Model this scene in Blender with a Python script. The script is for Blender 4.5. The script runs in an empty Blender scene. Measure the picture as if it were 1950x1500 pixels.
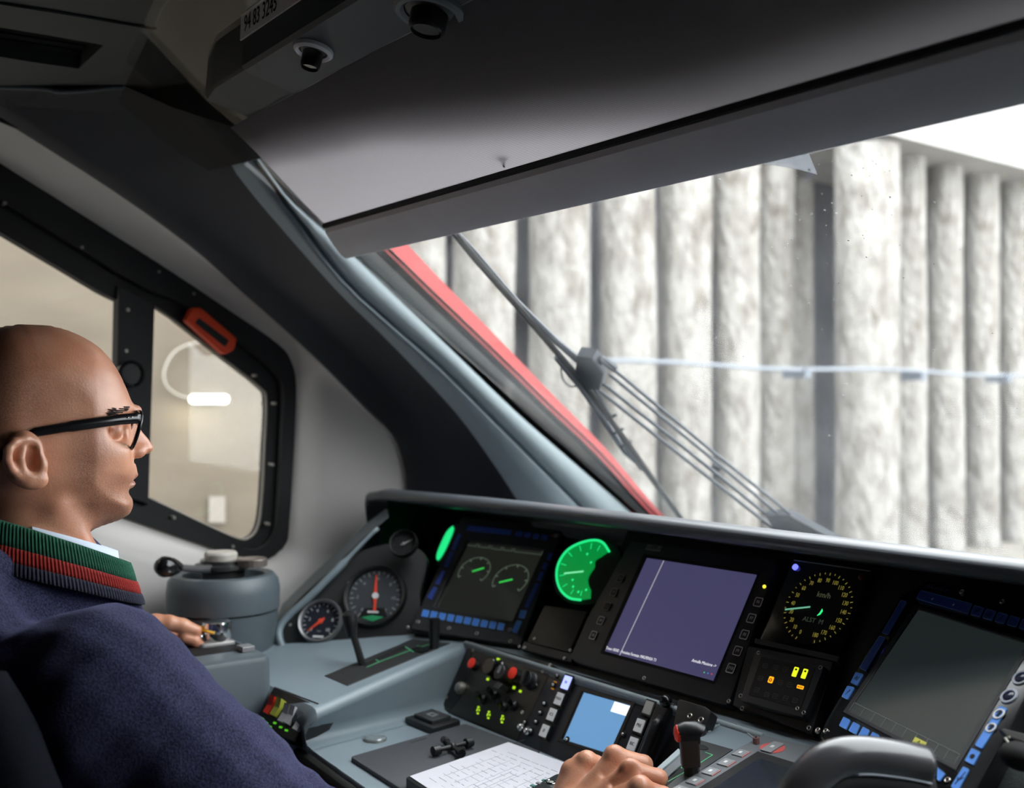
import bpy, bmesh, math, random
import numpy as np
from mathutils import Vector, Matrix

# ------------------------------------------------------------------ camera, world, sun, exposure
FPX = 2048.0                      # focal length in pixels of the 1950x1500 frame
EYE = 1.32                        # camera height above the cab floor
PITCH = math.atan(20 / FPX)
F0 = np.array([-.8, .6, 0.]); RT = np.array([.6, .8, 0.]); ZZ = np.array([0, 0, 1.])
FW = F0 * math.cos(PITCH) + ZZ * math.sin(PITCH)
UP = ZZ * math.cos(PITCH) - F0 * math.sin(PITCH)
scene = bpy.context.scene
col = scene.collection
cam_d = bpy.data.cameras.new('camera')
cam_d.sensor_width = 36.0
cam_d.lens = FPX / 1950 * 36.0
cam_d.clip_start = .02
cam_d.clip_end = 200
cam_d.dof.use_dof = True
cam_d.dof.focus_distance = 1.27
cam_d.dof.aperture_fstop = 4.0
cam = bpy.data.objects.new('camera', cam_d)
cam.matrix_world = Matrix(((RT[0], UP[0], -FW[0], 0), (RT[1], UP[1], -FW[1], 0), (RT[2], UP[2], -FW[2], EYE), (0, 0, 0, 1)))
col.objects.link(cam)
scene.camera = cam

world = bpy.data.worlds.new('overcast_sky')
scene.world = world
world.use_nodes = True
wn = world.node_tree.nodes
wn['Background'].inputs['Color'].default_value = (.97, .98, 1.0, 1)
wn['Background'].inputs['Strength'].default_value = 8.5

sun_d = bpy.data.lights.new('sun', 'SUN')
sun_d.energy = 2.0
sun_d.angle = math.radians(20)
sun_d.color = (1, .95, .88)
sun = bpy.data.objects.new('sun', sun_d)
sun.rotation_euler = Vector((-.62, .42, -.66)).to_track_quat('-Z', 'Y').to_euler()   # over the train's right shoulder onto the cutting wall
sun.location = (8, -6, 12)
col.objects.link(sun)

scene.view_settings.view_transform = 'Standard'
scene.view_settings.look = 'None'
scene.view_settings.gamma = 1
scene.view_settings.use_curve_mapping = False
scene.view_settings.exposure = 0.0

# ------------------------------------------------------------------ helpers
rnd = random.Random(7)
A = np.array
def ray(px, py): return FW + (px - 975) / FPX * RT + (750 - py) / FPX * UP
def onX(px, py, x): r = ray(px, py); return r * (x / r[0])
def onY(px, py, y): r = ray(px, py); return r * (y / r[1])
def onZ(px, py, z): r = ray(px, py); return r * (z / r[2])
def atd(px, py, d): return ray(px, py) * d
def unit(v): v = A(v, float); return v / np.linalg.norm(v)

class Fr:
    """A plane in the cab: origin, right, up, outward normal."""
    def __init__(s, o, e1, e2=None, n=None):
        s.o = A(o, float)
        if n is None:
            s.e1 = unit(e1); s.n = unit(np.cross(s.e1, e2)); s.e2 = np.cross(s.n, s.e1)
        else:
            s.n = unit(n); e1 = A(e1, float); s.e1 = unit(e1 - s.n * (e1 @ s.n)); s.e2 = np.cross(s.n, s.e1)
    def p(s, a, b, c=0.): return s.o + a * s.e1 + b * s.e2 + c * s.n
    def px(s, x, y, c=0.):
        r = ray(x, y); k = ((s.o + c * s.n) @ s.n) / (r @ s.n); q = r * k - s.o
        return float(q @ s.e1), float(q @ s.e2)
    def at(s, x, y, c=0.):
        a, b = s.px(x, y, c); return s.p(a, b, c)
    def moved(s, o): return Fr(o, s.e1, n=s.n)
    def rot(s, ang, o=None):
        return Fr(s.o if o is None else o, s.e1 * math.cos(ang) + s.e2 * math.sin(ang), n=s.n)
FLAT = Fr((0, 0, 0), (1, 0, 0), (0, 1, 0))

def pois(pts, d):
    """inset a (roughly convex) polygon by d"""
    pts = [A(p, float) for p in pts]; n = len(pts); out = []
    area = sum(pts[i][0] * pts[(i + 1) % n][1] - pts[(i + 1) % n][0] * pts[i][1] for i in range(n))
    sg = 1 if area > 0 else -1
    for i in range(n):
        a, b, c = pts[i - 1], pts[i], pts[(i + 1) % n]
        u = b - a; v = c - b; u = u / (np.linalg.norm(u) + 1e-12); v = v / (np.linalg.norm(v) + 1e-12)
        nu = A((-u[1], u[0])) * sg; nv = A((-v[1], v[0])) * sg
        m = nu + nv; l = m @ m
        m = nu if l < 1e-6 else m * (2 / l)
        k = np.linalg.norm(m)
        if k > 2.5: m = m * 2.5 / k
        out.append(b + m * d)
    return out
def rrect(a0, a1, b0, b1, r, k=4):
    out = []
    for cx, cy, t0 in ((a1 - r, b1 - r, 0), (a0 + r, b1 - r, 90), (a0 + r, b0 + r, 180), (a1 - r, b0 + r, 270)):
        for i in range(k + 1):
            t = math.radians(t0 + 90 * i / k); out.append((cx + r * math.cos(t), cy + r * math.sin(t)))
    return out
def rpoly(pts, r, k=5):
    """round the corners of a polygon; r one number or one per corner"""
    n = len(pts); out = []
    rs = r if isinstance(r, (list, tuple)) else [r] * n
    for i in range(n):
        a, b, c = A(pts[i - 1], float), A(pts[i], float), A(pts[(i + 1) % n], float)
        la, lc = np.linalg.norm(a - b), np.linalg.norm(c - b)
        rr = min(rs[i], la * .48, lc * .48)
        p0 = b + (a - b) / la * rr; p1 = b + (c - b) / lc * rr
        for j in range(k + 1):
            t = j / k; out.append(tuple((1 - t) ** 2 * p0 + 2 * t * (1 - t) * b + t * t * p1))
    return out
def circ(a, b, r, k=24, t0=0, t1=360, rb=None):
    full = abs(t1 - t0 - 360) < 1e-6
    return [(a + r * math.cos(math.radians(t0 + (t1 - t0) * i / (k if full else k - 1))), b + (rb or r) * math.sin(math.radians(t0 + (t1 - t0) * i / (k if full else k - 1)))) for i in range(k)]
def spline(pts, n):
    """Catmull-Rom through points, n samples"""
    P = A(pts, float); m = len(P); P = np.vstack([2 * P[0] - P[1], P, 2 * P[-1] - P[-2]]); out = []
    for i in range(n):
        t = i / (n - 1) * (m - 1); k = min(int(t), m - 2); t -= k
        a, b, c, d = P[k:k + 4]
        out.append(.5 * (2 * b + (c - a) * t + (2 * a - 5 * b + 4 * c - d) * t * t + (3 * b - a - 3 * c + d) * t ** 3))
    return A(out)

class Mb:
    """collects faces, then links ONE mesh object"""
    def __init__(s): s.v = []; s.f = []; s.mi = []; s.cur = 0
    def add(s, vs, fs):
        k = len(s.v); s.v += [tuple(map(float, q)) for q in vs]
        for f in fs: s.f.append([i + k for i in f]); s.mi.append(s.cur)
        return s
    def prism(s, fr, poly, c0, c1, bev=0., bot=True):
        poly = [tuple(p) for p in poly]; n = len(poly)
        area = sum(poly[i][0] * poly[(i + 1) % n][1] - poly[(i + 1) % n][0] * poly[i][1] for i in range(n))
        if area < 0: poly = poly[::-1]
        rings = [(poly, c0)]
        if bev > 0:
            sg = 1 if c1 > c0 else -1
            rings += [(poly, c1 - sg * bev), (pois(poly, bev * .3), c1 - sg * bev * .3), (pois(poly, bev), c1)]
        else: rings += [(poly, c1)]
        vs = [fr.p(a, b, c) for r, c in rings for a, b in r]; fs = []
        for k in range(len(rings) - 1):
            for i in range(n):
                j = (i + 1) % n; fs.append((k * n + i, k * n + j, (k + 1) * n + j, (k + 1) * n + i))
        m = (len(rings) - 1) * n; fs.append(tuple(range(m, m + n)))
        if bot: fs.append(tuple(reversed(range(n))))
        return s.add(vs, fs)
    def box(s, fr, a0, a1, b0, b1, c0, c1, bev=0.): return s.prism(fr, [(a0, b0), (a1, b0), (a1, b1), (a0, b1)], c0, c1, bev)
    def rbox(s, fr, a0, a1, b0, b1, c0, c1, r, bev=0.): return s.prism(fr, rrect(min(a0, a1), max(a0, a1), min(b0, b1), max(b0, b1), r), c0, c1, bev)
    def cyl(s, fr, a, b, r, c0, c1, k=20, bev=0.): return s.prism(fr, circ(a, b, r, k), c0, c1, bev)
    def lathe(s, fr, a, b, prof, k=28, cap=True):
        n = len(prof); vs = []; fs = []
        for r, c in prof:
            for i in range(k):
                t = 2 * math.pi * i / k; vs.append(fr.p(a + r * math.cos(t), b + r * math.sin(t), c))
        for q in range(n - 1):
            for i in range(k):
                j = (i + 1) % k; fs.append((q * k + i, q * k + j, (q + 1) * k + j, (q + 1) * k + i))
        if cap:
            fs.append(tuple(range((n - 1) * k, n * k))); fs.append(tuple(reversed(range(k))))
        return s.add(vs, fs)
    def frame(s, fr, outer, inner, c0, c1, bev=0.):
        """outer and inner outlines with the same count of points: a flat ring with depth"""
        n = len(outer); vs = []; fs = []
        o2 = pois(outer, bev) if bev else outer; i2 = pois(inner, -bev) if bev else inner
        for r, c in ((outer, c0), (outer, c1 - bev), (o2, c1), (i2, c1), (inner, c1 - bev), (inner, c0)):
            vs += [fr.p(a, b, c) for a, b in r]
        for q in range(6):
            w = (q + 1) % 6
            for i in range(n):
                j = (i + 1) % n; fs.append((q * n + i, q * n + j, w * n + j, w * n + i))
        return s.add(vs, fs)
    def tube(s, path, r, k=10, closed=False, cap=True, flat=1.0, upv=None):
        P = A(path, float); n = len(P); rs = r if hasattr(r, '__len__') else [r] * n
        vs = []; fs = []; u = None
        for i in range(n):
            a = P[i - 1] if (i or closed) else P[0]; b = P[(i + 1) % n] if (i < n - 1 or closed) else P[-1]
            t = unit(b - a)
            if upv is not None: u = unit(A(upv) - t * (A(upv) @ t))
            elif u is None: u = unit(np.cross(t, (0, 0, 1) if abs(t[2]) < .9 else (1, 0, 0)))
            else: u = unit(u - t * (u @ t))
            w = np.cross(t, u)
            for q in range(k):
                g = 2 * math.pi * q / k; vs.append(P[i] + rs[i] * (math.cos(g) * u * flat + math.sin(g) * w))
        for i in range(n if closed else n - 1):
            i2 = (i + 1) % n
            for q in range(k):
                j = (q + 1) % k; fs.append((i * k + q, i * k + j, i2 * k + j, i2 * k + q))
        if cap and not closed: fs += [tuple(reversed(range(k))), tuple(range((n - 1) * k, n * k))]
        return s.add(vs, fs)
    def loft(s, rows, closed=False, flip=False):
        m = len(rows[0]); vs = [p for r in rows for p in r]; fs = []
        for i in range(len(rows) - 1):
            for j in range(m if closed else m - 1):
                k = (j + 1) % m; f = (i * m + j, i * m + k, (i + 1) * m + k, (i + 1) * m + j)
                fs.append(f[::-1] if flip else f)
        return s.add(vs, fs)
    def ball(s, c, r, k=14, sc=(1, 1, 1)):
        c = A(c, float); vs = []; fs = []; h = k // 2
        for i in range(h + 1):
            t = math.pi * i / h
            for j in range(k):
                g = 2 * math.pi * j / k; vs.append(c + r * A((math.sin(t) * math.cos(g) * sc[0], math.sin(t) * math.sin(g) * sc[1], math.cos(t) * sc[2])))
        for i in range(h):
            for j in range(k):
                q = (j + 1) % k; fs.append((i * k + j, (i + 1) * k + j, (i + 1) * k + q, i * k + q))
        return s.add(vs, fs)

LIFT = A((0, 0, EYE))
ORG = {}
def tag(o, label=None, cat=None, group=None, kind=None):
    if label: o['label'] = label
    if cat: o['category'] = cat
    if group: o['group'] = group
    if kind: o['kind'] = kind
    return o
def thing(name, org, label, cat, group=None, kind=None):
    o = bpy.data.objects.new(name, None); col.objects.link(o)
    o.empty_display_size = .05
    ORG[o.name] = A(org, float); o.location = A(org) + LIFT
    return tag(o, label, cat, group, kind)
def link(name, me, parent, org):
    o = bpy.data.objects.new(name, me); col.objects.link(o); ORG[o.name] = org
    if parent is None: o.location = org + LIFT
    else: o.parent = parent
    return o
def build(mb, name, mats, parent=None, smooth=False, weld=False):
    V = A(mb.v, float)
    org = ORG[parent.name] if parent is not None else A(((V[:, 0].min() + V[:, 0].max()) / 2, (V[:, 1].min() + V[:, 1].max()) / 2, V[:, 2].min()))
    me = bpy.data.meshes.new(name)
    me.from_pydata([tuple(q) for q in V - org], [], mb.f)
    mats = mats if isinstance(mats, (list, tuple)) else [mats]
    for m in mats: me.materials.append(m)
    if len(mats) > 1: me.polygons.foreach_set('material_index', mb.mi)
    if smooth:
        me.shade_smooth()
        if smooth != 'all':
            try: me.set_sharp_from_angle(angle=math.radians(40 if smooth is True else smooth))
            except Exception: pass
    me.update()
    return link(name, me, parent, org)
def struct(mb, name, mats, parent=None, smooth=False):
    o = build(mb, name, mats, parent, smooth)
    if parent is None: o['kind'] = 'structure'
    return o
def text(s, fr, a, b, size, mat, parent, name='lettering', align='CENTER', depth=.0002, shear=0., sx=1., c=0.0006):
    cu = bpy.data.curves.new(name, 'FONT'); cu.body = s; cu.size = size; cu.extrude = depth
    cu.align_x = align; cu.align_y = 'CENTER'; cu.shear = shear; cu.resolution_u = 2
    t = bpy.data.objects.new(name, cu); col.objects.link(t)
    dg = bpy.context.evaluated_depsgraph_get(); dg.update()
    me = bpy.data.meshes.new_from_object(t.evaluated_get(dg))
    bpy.data.objects.remove(t); bpy.data.curves.remove(cu)
    org = ORG[parent.name] if parent is not None else fr.p(a, b, c)
    for v in me.vertices:
        x, y, z = v.co; v.co = Vector(fr.p(a + x * sx, b + y, c + z) - org)
    me.materials.clear(); me.materials.append(mat)
    me.update()
    return link(name, me, parent, org)

# ------------------------------------------------------------------ materials
MATS = {}
def mat(name, rgb, rough=.5, metal=0., spec=.5, var=.0, vscale=20, bump=0., bscale=200, emit=None, es=0., sheen=0., coat=0., stretch=(1, 1, 1), rvar=0., rgb2=None, sss=0., detail=4, sheen_tint=None):
    if name in MATS: return MATS[name]
    m = bpy.data.materials.new(name); m.use_nodes = True; MATS[name] = m
    nt = m.node_tree; b = nt.nodes['Principled BSDF']; L = nt.links.new
    b.inputs['Base Color'].default_value = (*rgb, 1); b.inputs['Roughness'].default_value = rough
    b.inputs['Metallic'].default_value = metal; b.inputs['Specular IOR Level'].default_value = spec
    if sheen: 
        b.inputs['Sheen Weight'].default_value = sheen; b.inputs['Sheen Roughness'].default_value = .4
        if sheen_tint: b.inputs['Sheen Tint'].default_value = (*sheen_tint, 1)
    if coat: b.inputs['Coat Weight'].default_value = coat; b.inputs['Coat Roughness'].default_value = .08
    if sss:
        b.inputs['Subsurface Weight'].default_value = sss; b.inputs['Subsurface Radius'].default_value = (.012, .004, .002)
    if emit: b.inputs['Emission Color'].default_value = (*emit, 1); b.inputs['Emission Strength'].default_value = es
    if var or bump or rvar or rgb2:
        tc = nt.nodes.new('ShaderNodeTexCoord'); mp = nt.nodes.new('ShaderNodeMapping'); mp.inputs['Scale'].default_value = stretch
        L(tc.outputs['Object'], mp.inputs['Vector'])
    if var or rgb2 or rvar:
        nz = nt.nodes.new('ShaderNodeTexNoise'); nz.inputs['Scale'].default_value = vscale; nz.inputs['Detail'].default_value = detail
        L(mp.outputs[0], nz.inputs['Vector'])
    if var or rgb2:
        rp = nt.nodes.new('ShaderNodeValToRGB')
        c2 = rgb2 or tuple(min(1, q * (1 + var)) for q in rgb); c1 = rgb if rgb2 else tuple(q * (1 - var) for q in rgb)
        rp.color_ramp.elements[0].color = (*c1, 1); rp.color_ramp.elements[0].position = .35
        rp.color_ramp.elements[1].color = (*c2, 1); rp.color_ramp.elements[1].position = .65
        L(nz.outputs['Fac'], rp.inputs['Fac']); L(rp.outputs['Color'], b.inputs['Base Color'])
    if rvar:
        mr = nt.nodes.new('ShaderNodeMapRange'); mr.inputs['To Min'].default_value = max(.02, rough - rvar); mr.inputs['To Max'].default_value = rough + rvar
        L(nz.outputs['Fac'], mr.inputs['Value']); L(mr.outputs[0], b.inputs['Roughness'])
    if bump:
        n2 = nt.nodes.new('ShaderNodeTexNoise'); n2.inputs['Scale'].default_value = bscale; n2.inputs['Detail'].default_value = 3
        L(mp.outputs[0], n2.inputs['Vector'])
        bp = nt.nodes.new('ShaderNodeBump'); bp.inputs['Strength'].default_value = bump; bp.inputs['Distance'].default_value = .002
        L(n2.outputs['Fac'], bp.inputs['Height']); L(bp.outputs[0], b.inputs['Normal'])
    return m
def glow(name, rgb, s):
    return mat(name, tuple(q * .3 for q in rgb), .4, emit=rgb, es=s)
def glass(name, tint=(.97, .98, .98), rough=0., ior=1.45, dirt=0.):
    m = bpy.data.materials.new(name); m.use_nodes = True; nt = m.node_tree; L = nt.links.new
    nt.nodes.remove(nt.nodes['Principled BSDF']); out = nt.nodes['Material Output']
    tr = nt.nodes.new('ShaderNodeBsdfTransparent'); tr.inputs['Color'].default_value = (*tint, 1)
    gl = nt.nodes.new('ShaderNodeBsdfGlossy'); gl.inputs['Roughness'].default_value = rough
    lw = nt.nodes.new('ShaderNodeLayerWeight'); lw.inputs['Blend'].default_value = .5
    pw = nt.nodes.new('ShaderNodeMath'); pw.operation = 'POWER'; pw.inputs[1].default_value = 5.; L(lw.outputs['Facing'], pw.inputs[0])
    ma = nt.nodes.new('ShaderNodeMath'); ma.operation = 'MULTIPLY_ADD'; ma.inputs[1].default_value = .6; ma.inputs[2].default_value = .025; L(pw.outputs[0], ma.inputs[0])
    mx = nt.nodes.new('ShaderNodeMixShader'); L(ma.outputs[0], mx.inputs[0]); L(tr.outputs[0], mx.inputs[1]); L(gl.outputs[0], mx.inputs[2])
    last = mx
    if dirt:
        tc = nt.nodes.new('ShaderNodeTexCoord'); nz = nt.nodes.new('ShaderNodeTexNoise'); nz.inputs['Scale'].default_value = 6; nz.inputs['Detail'].default_value = 6
        L(tc.outputs['Object'], nz.inputs['Vector'])
        mr = nt.nodes.new('ShaderNodeMapRange'); mr.inputs['From Min'].default_value = .3; mr.inputs['From Max'].default_value = .75
        mr.inputs['To Min'].default_value = dirt * .5; mr.inputs['To Max'].default_value = dirt * 1.6
        L(nz.outputs['Fac'], mr.inputs['Value'])
        df = nt.nodes.new('ShaderNodeBsdfTranslucent'); df.inputs['Color'].default_value = (.9, .9, .9, 1)
        m2 = nt.nodes.new('ShaderNodeMixShader'); L(mr.outputs[0], m2.inputs[0]); L(mx.outputs[0], m2.inputs[1]); L(df.outputs[0], m2.inputs[2]); last = m2
    L(last.outputs[0], out.inputs['Surface'])
    return m

GREY = mat('desk_grey_plastic', (.205, .255, .285), .42, var=.04, vscale=9, bump=.05, bscale=900, rvar=.06)
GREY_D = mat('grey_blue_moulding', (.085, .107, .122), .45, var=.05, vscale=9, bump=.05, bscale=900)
GREY_L = mat('pillar_trim_grey', (.33, .39, .41), .5, var=.03, vscale=8)
WALL = mat('light_grey_wall_panel', (.50, .48, .46), .55, var=.03, vscale=6, bump=.04, bscale=700)
LINING = mat('dark_pillar_lining', (.013, .0155, .022), .6, var=.08, vscale=5)
BLACK = mat('black_plastic', (.012, .012, .013), .38, rvar=.08, vscale=30)
BLACK_M = mat('matt_black', (.010, .010, .011), .7, spec=.3)
BLACK_G = mat('gloss_black', (.008, .008, .009), .16)
PANEL = mat('instrument_board_black', (.010, .010, .010), .55, bump=.05, bscale=900)
BEZEL = mat('display_bezel', (.022, .024, .028), .45, bump=.04, bscale=1200, var=.08, vscale=30)
OLIVE = mat('switch_panel_face', (.030, .028, .023), .33, var=.06, vscale=20)
RUBBER = mat('rubber', (.012, .012, .012), .75, spec=.3)
STEEL = mat('screw_steel', (.62, .60, .56), .3, 1., var=.1, vscale=80)
CHROME = mat('chrome', (.75, .75, .76), .12, 1.)
WHITE_INK = mat('white_print', (.72, .73, .74), .5)
GREY_INK = mat('grey_print', (.22, .23, .24), .5)
DIM_INK = mat('dim_print', (.07, .072, .075), .5)
RED = mat('red_plastic', (.75, .035, .015), .42)
GLASS = glass('window_glass')
# ------------------------------------------------------------------ the cab shell
XW = -2.10                                            # left wall
def onXs(pts, x): return [onX(a, b, x) for a, b in pts]
FLOORZ = -EYE
carpet = mat('dark_floor', (.05, .05, .055), .8, var=.2, vscale=30)
dark_ceiling = mat('dark_ceiling_panel', (.045, .049, .050), .6, var=.08, vscale=5)
rear_m = mat('rear_bulkhead_grey', (.05, .05, .052), .7, var=.05, vscale=5)
m = Mb(); m.box(FLAT, -2.2, 1.0, -1.3, 1.9, FLOORZ - .05, FLOORZ); struct(m, 'floor', carpet)
m = Mb(); m.box(FLAT, -2.2, 1.0, -1.36, -1.3, FLOORZ, .8); struct(m, 'wall_rear', rear_m)
# right wall
m = Mb()
m.box(FLAT, .78, .84, -1.3, 1.84, FLOORZ, .80)
struct(m, 'wall_right', rear_m)
# front bulkhead below the windscreen
m = Mb(); m.box(FLAT, -2.05, .8, 1.72, 1.80, FLOORZ, -.36);  struct(m, 'wall_front', BLACK_M)

# left wall: rings from the window frame outwards
ring0 = [(-420, 40), (-180, 200), (0, 317), (150, 412), (320, 520), (440, 600), (520, 655), (548, 690), (558, 740), (553, 860), (546, 980), (538, 1030), (505, 1062), (460, 1062), (380, 1037), (235, 987), (0, 905), (-420, 760)]
ring1 = [(-430, 20), (-180, 188), (0, 303), (155, 398), (328, 506), (449, 586), (532, 645), (562, 684), (572, 738), (567, 862), (559, 990), (552, 1046), (512, 1084), (450, 1084), (370, 1058), (235, 1010), (0, 925), (-420, 780)]
ring2 = [(-430, -10), (-178, 165), (5, 276), (180, 372), (345, 474), (470, 560), (566, 640), (606, 690), (614, 745), (610, 865), (603, 1000), (596, 1070), (540, 1120), (440, 1118), (350, 1092), (230, 1050), (0, 965), (-420, 820)]
ring3 = [(-440, -60), (-180, 115), (18, 238), (216, 364), (360, 468), (443, 540), (600, 682), (690, 774), (744, 828), (766, 882), (773, 930), (775, 1100), (700, 1330), (500, 1400), (330, 1400), (200, 1400), (0, 1400), (-440, 1400)]
def dens(r, k=3):
    return [tuple(q) for q in spline(r, (len(r) - 1) * k + 1)]
sill_w = np.interp(np.arange(len(dens(ring0))) / 3, [0, 11, 12, 13, 17], [0, 0, .5, 1, 1])           # a ledge below the window
ring1s = [(a, b + 22 * w) for (a, b), w in zip(dens(ring1), sill_w)]; ring2s = [(a, b + 8 * w) for (a, b), w in zip(dens(ring2), sill_w)]
def onXv(pts, xs): return [onX(a, b, x) for (a, b), x in zip(pts, xs)]
m = Mb(); m.loft([onXs(dens(ring0), XW + .015), onXv(ring1s, XW + .03 + .068 * sill_w), onXv(ring2s, XW + .065 + .045 * sill_w), onXv(dens(ring3), -2.0 + .012 * sill_w)], flip=True)
wl = struct(m, 'wall_left', WALL, smooth='all')
# the rest of the left wall, behind the driver and below the window, closes the shell
m = Mb(); q = onXs(ring3, -2.0)
m.box(FLAT, -2.02, -2.0, -1.3, float(q[-1][1]) + .02, FLOORZ, .75); m.box(FLAT, -2.02, -2.0, -1.3, 1.75, FLOORZ, float(q[-4][2]) + .05)
m.box(FLAT, -2.16, -2.14, 1.02, 1.8, FLOORZ, -.30)
build(m, 'lower_panel', WALL, wl)

# side window: black frame, two panes, post, bolts
FX = Fr((XW, 0, 0), (0, 1, 0), n=(1, 0, 0))          # local a = +y, b = +z
def fxp(pts, x=XW): return [(float(q[1]), float(q[2])) for q in onXs(pts, x)]
inner = [(-430, 190), (-180, 335), (0, 442), (120, 513), (222, 571), (291, 578), (418, 674), (496, 735), (510, 762), (507, 850), (501, 960), (493, 1006), (478, 1024), (457, 1027), (400, 1003), (281, 947), (222, 925), (-420, 690)]
win = thing('window_1', onX(300, 800, XW), None, None, kind='structure')
m = Mb(); n0 = len(inner)
oo = [FX.p(a, b, .022) for a, b in fxp(dens(ring0))]; o1 = [FX.p(a, b, .012) for a, b in fxp(dens(ring0))]
midr = [tuple((A(a) * .45 + A(b) * .55)) for a, b in zip(dens(ring0), dens(inner))]
mi = [FX.p(a, b, .020) for a, b in fxp(midr)]; m2 = [FX.p(a, b, .002) for a, b in fxp(midr)]
ii = [FX.p(a, b, .0) for a, b in fxp(dens(inner))]; i2 = [FX.p(a, b, -.03) for a, b in fxp(dens(inner))]
m.loft([o1, oo, mi, m2, ii, i2], flip=True)
build(m, 'frame', BLACK_M, win, smooth=25)
m = Mb(); edge = fxp(dens(inner)); m.tube([FX.p(a, b, -.006) for a, b in edge[15:50]], .0035, 6)
build(m, 'gasket', mat('pale_gasket', (.30, .27, .23), .6), win, smooth='all')
m = Mb(); m.prism(FX, fxp([(222, 545), (291, 575), (279, 960), (214, 940)]), -.02, .014, .003)
post = build(m, 'window_post', BLACK_M, win)
for k, (x, y) in enumerate([(243, 590), (240, 668)]):
    m = Mb(); a, b = FX.px(x, y, .014); m.cyl(FX, a, b, .0040, .013, .017, 10, .001); build(m, 'bolt', mat('bolt_dull', (.20, .19, .175), .5, .5), post)
m = Mb(); a, b = FX.px(246, 712, .014); m.lathe(FX, a, b, [(.026, .013), (.026, .03), (.020, .034), (.019, .028), (.0, .028)]); build(m, 'latch', BLACK_G, post, smooth=True)
for pts, nm in (([(-430, 180), (224, 565), (222, 930), (-420, 700)], 'pane'), ([(285, 570), (500, 730), (515, 760), (500, 1010), (470, 1032), (275, 950)], 'pane')):
    m = Mb(); m.prism(FX, fxp(pts), -.016, -.011); build(m, nm, GLASS, win)
for x, y in [(8, 388), (154, 472), (329, 985 - 0), (484, 715), (521, 768), (516, 884), (509, 997), (441, 1040), (366, 560), (300, 600 - 82)]:
    m = Mb(); a, b = FX.px(x, y, .012); m.cyl(FX, a, b, .0034, .004, .022, 10, .001); build(m, 'bolt', mat('bolt_dull', (.20, .19, .175), .5, .5), win)
# orange escape hammer holder on the front pane
org = thing('escape_hammer_holder', FX.at(390, 635, .02), 'red orange emergency latch with a black slot on the side window frame', 'safety latch')
m = Mb(); P = [(341, 612), (352, 588), (369, 588), (438, 646), (432, 668), (414, 677)]
m.prism(FX, rpoly(fxp(P, XW), .006), .018, .040, .004); build(m, 'body', mat('orange_red_plastic', (.62, .045, .008), .55, spec=.25), org, smooth=30)
m = Mb(); m.prism(FX, rpoly(fxp([(357, 617), (364, 607), (421, 650), (414, 662)], XW), .003), .0405, .042, .0005); build(m, 'slot', BLACK_M, org)

# windscreen pillar lining: one smooth moulding lofted through its own contour lines
P0 = [(-440, -60), (-180, 115), (18, 238), (216, 364), (360, 468), (443, 540), (600, 682), (690, 774), (744, 828), (766, 882), (773, 930), (778, 1010), (780, 1090)]
P1 = [(-400, -80), (-140, 96), (61, 230), (200, 320), (313, 396), (500, 533), (620, 634), (715, 722), (780, 800), (806, 868), (815, 930), (822, 1010), (825, 1090)]
P2 = [(-300, -120), (40, 90), (250, 243), (330, 315), (420, 395), (600, 569), (690, 648), (770, 728), (835, 800), (876, 866), (899, 929), (915, 1010), (920, 1090)]
P3 = [(-200, -150), (180, 80), (400, 262), (450, 330), (510, 405), (640, 552), (720, 630), (798, 710), (868, 786), (925, 862), (970, 929), (1020, 1010), (1065, 1090)]
P4 = [(-150, -150), (260, 100), (440, 262), (490, 325), (540, 395), (647, 533), (744, 623), (800, 672), (852, 720), (960, 828), (1066, 934), (1140, 1010), (1215, 1090)]
P4b = [(x + 8, y - 3) for x, y in P4]
def rows(specs): return [onXs(dens(p, 3), x) for p, x in specs]
m = Mb(); m.loft(rows([(P0, -2.005), ([(x + 4, y - 4) for x, y in P0], -1.985), (P1, -1.965), (P2, -1.90), (P3, -1.80)]), flip=True)
struct(m, 'trim_1', LINING, smooth='all')
m = Mb(); m.loft(rows([(P3, -1.80), ([(x * .45 + a * .55, y * .45 + b * .55) for (x, y), (a, b) in zip(P3, P4)], -1.752), (P4, -1.72), (P4b, -1.735)]), flip=True)
struct(m, 'trim_2', mat('pillar_moulding_grey', (.24, .29, .32), .5, var=.03, vscale=8), smooth='all')
P5 = [(-140, -150), (275, 100), (452, 258), (505, 325), (560, 395), (654, 475), (757, 573), (815, 628), (868, 679), (978, 785), (1086, 880), (1187, 968), (1290, 1060)]
m = Mb(); m.loft(rows([(P4b, -1.735), ([(x + 6, y - 2) for x, y in P4b], -1.715), ([(x * .5 + a * .5, y * .5 + b * .5) for (x, y), (a, b) in zip(P4b, P5)], -1.70), (P5, -1.692), ([(x + 3, y - 3) for x, y in P5], -1.70)]), flip=True)
struct(m, 'trim_3', GREY_L, smooth='all')
# slot between the trim and the glass frame
gl_in = [(300, 60), (470, 225), (580, 325), (661, 455), (765, 557), (878, 665), (988, 772), (1096, 872), (1195, 962), (1300, 1060)]
S1 = [(430, 262), (560, 380), (661, 472), (765, 570), (878, 676), (992, 786), (1098, 878), (1197, 968), (1300, 1065)]
S2 = [(450, 250), (580, 370), (684, 470), (785, 568), (897, 674), (1010, 778), (1112, 871), (1210, 968), (1312, 1065)]
S3 = [(460, 245), (592, 365), (700, 466), (800, 561), (912, 668), (1024, 774), (1126, 869), (1224, 970), (1326, 1067)]
S4 = [(470, 235), (610, 355), (724, 458), (822, 553), (934, 660), (1045, 768), (1148, 866), (1245, 974), (1346, 1072)]
m = Mb(); m.loft(rows([(S1, -1.725), ([(x + 7, y) for x, y in S1], -1.75), ([(x + 12, y) for x, y in S1], -1.73)]), flip=True); struct(m, 'trim_4', BLACK_M, smooth='all')
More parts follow.
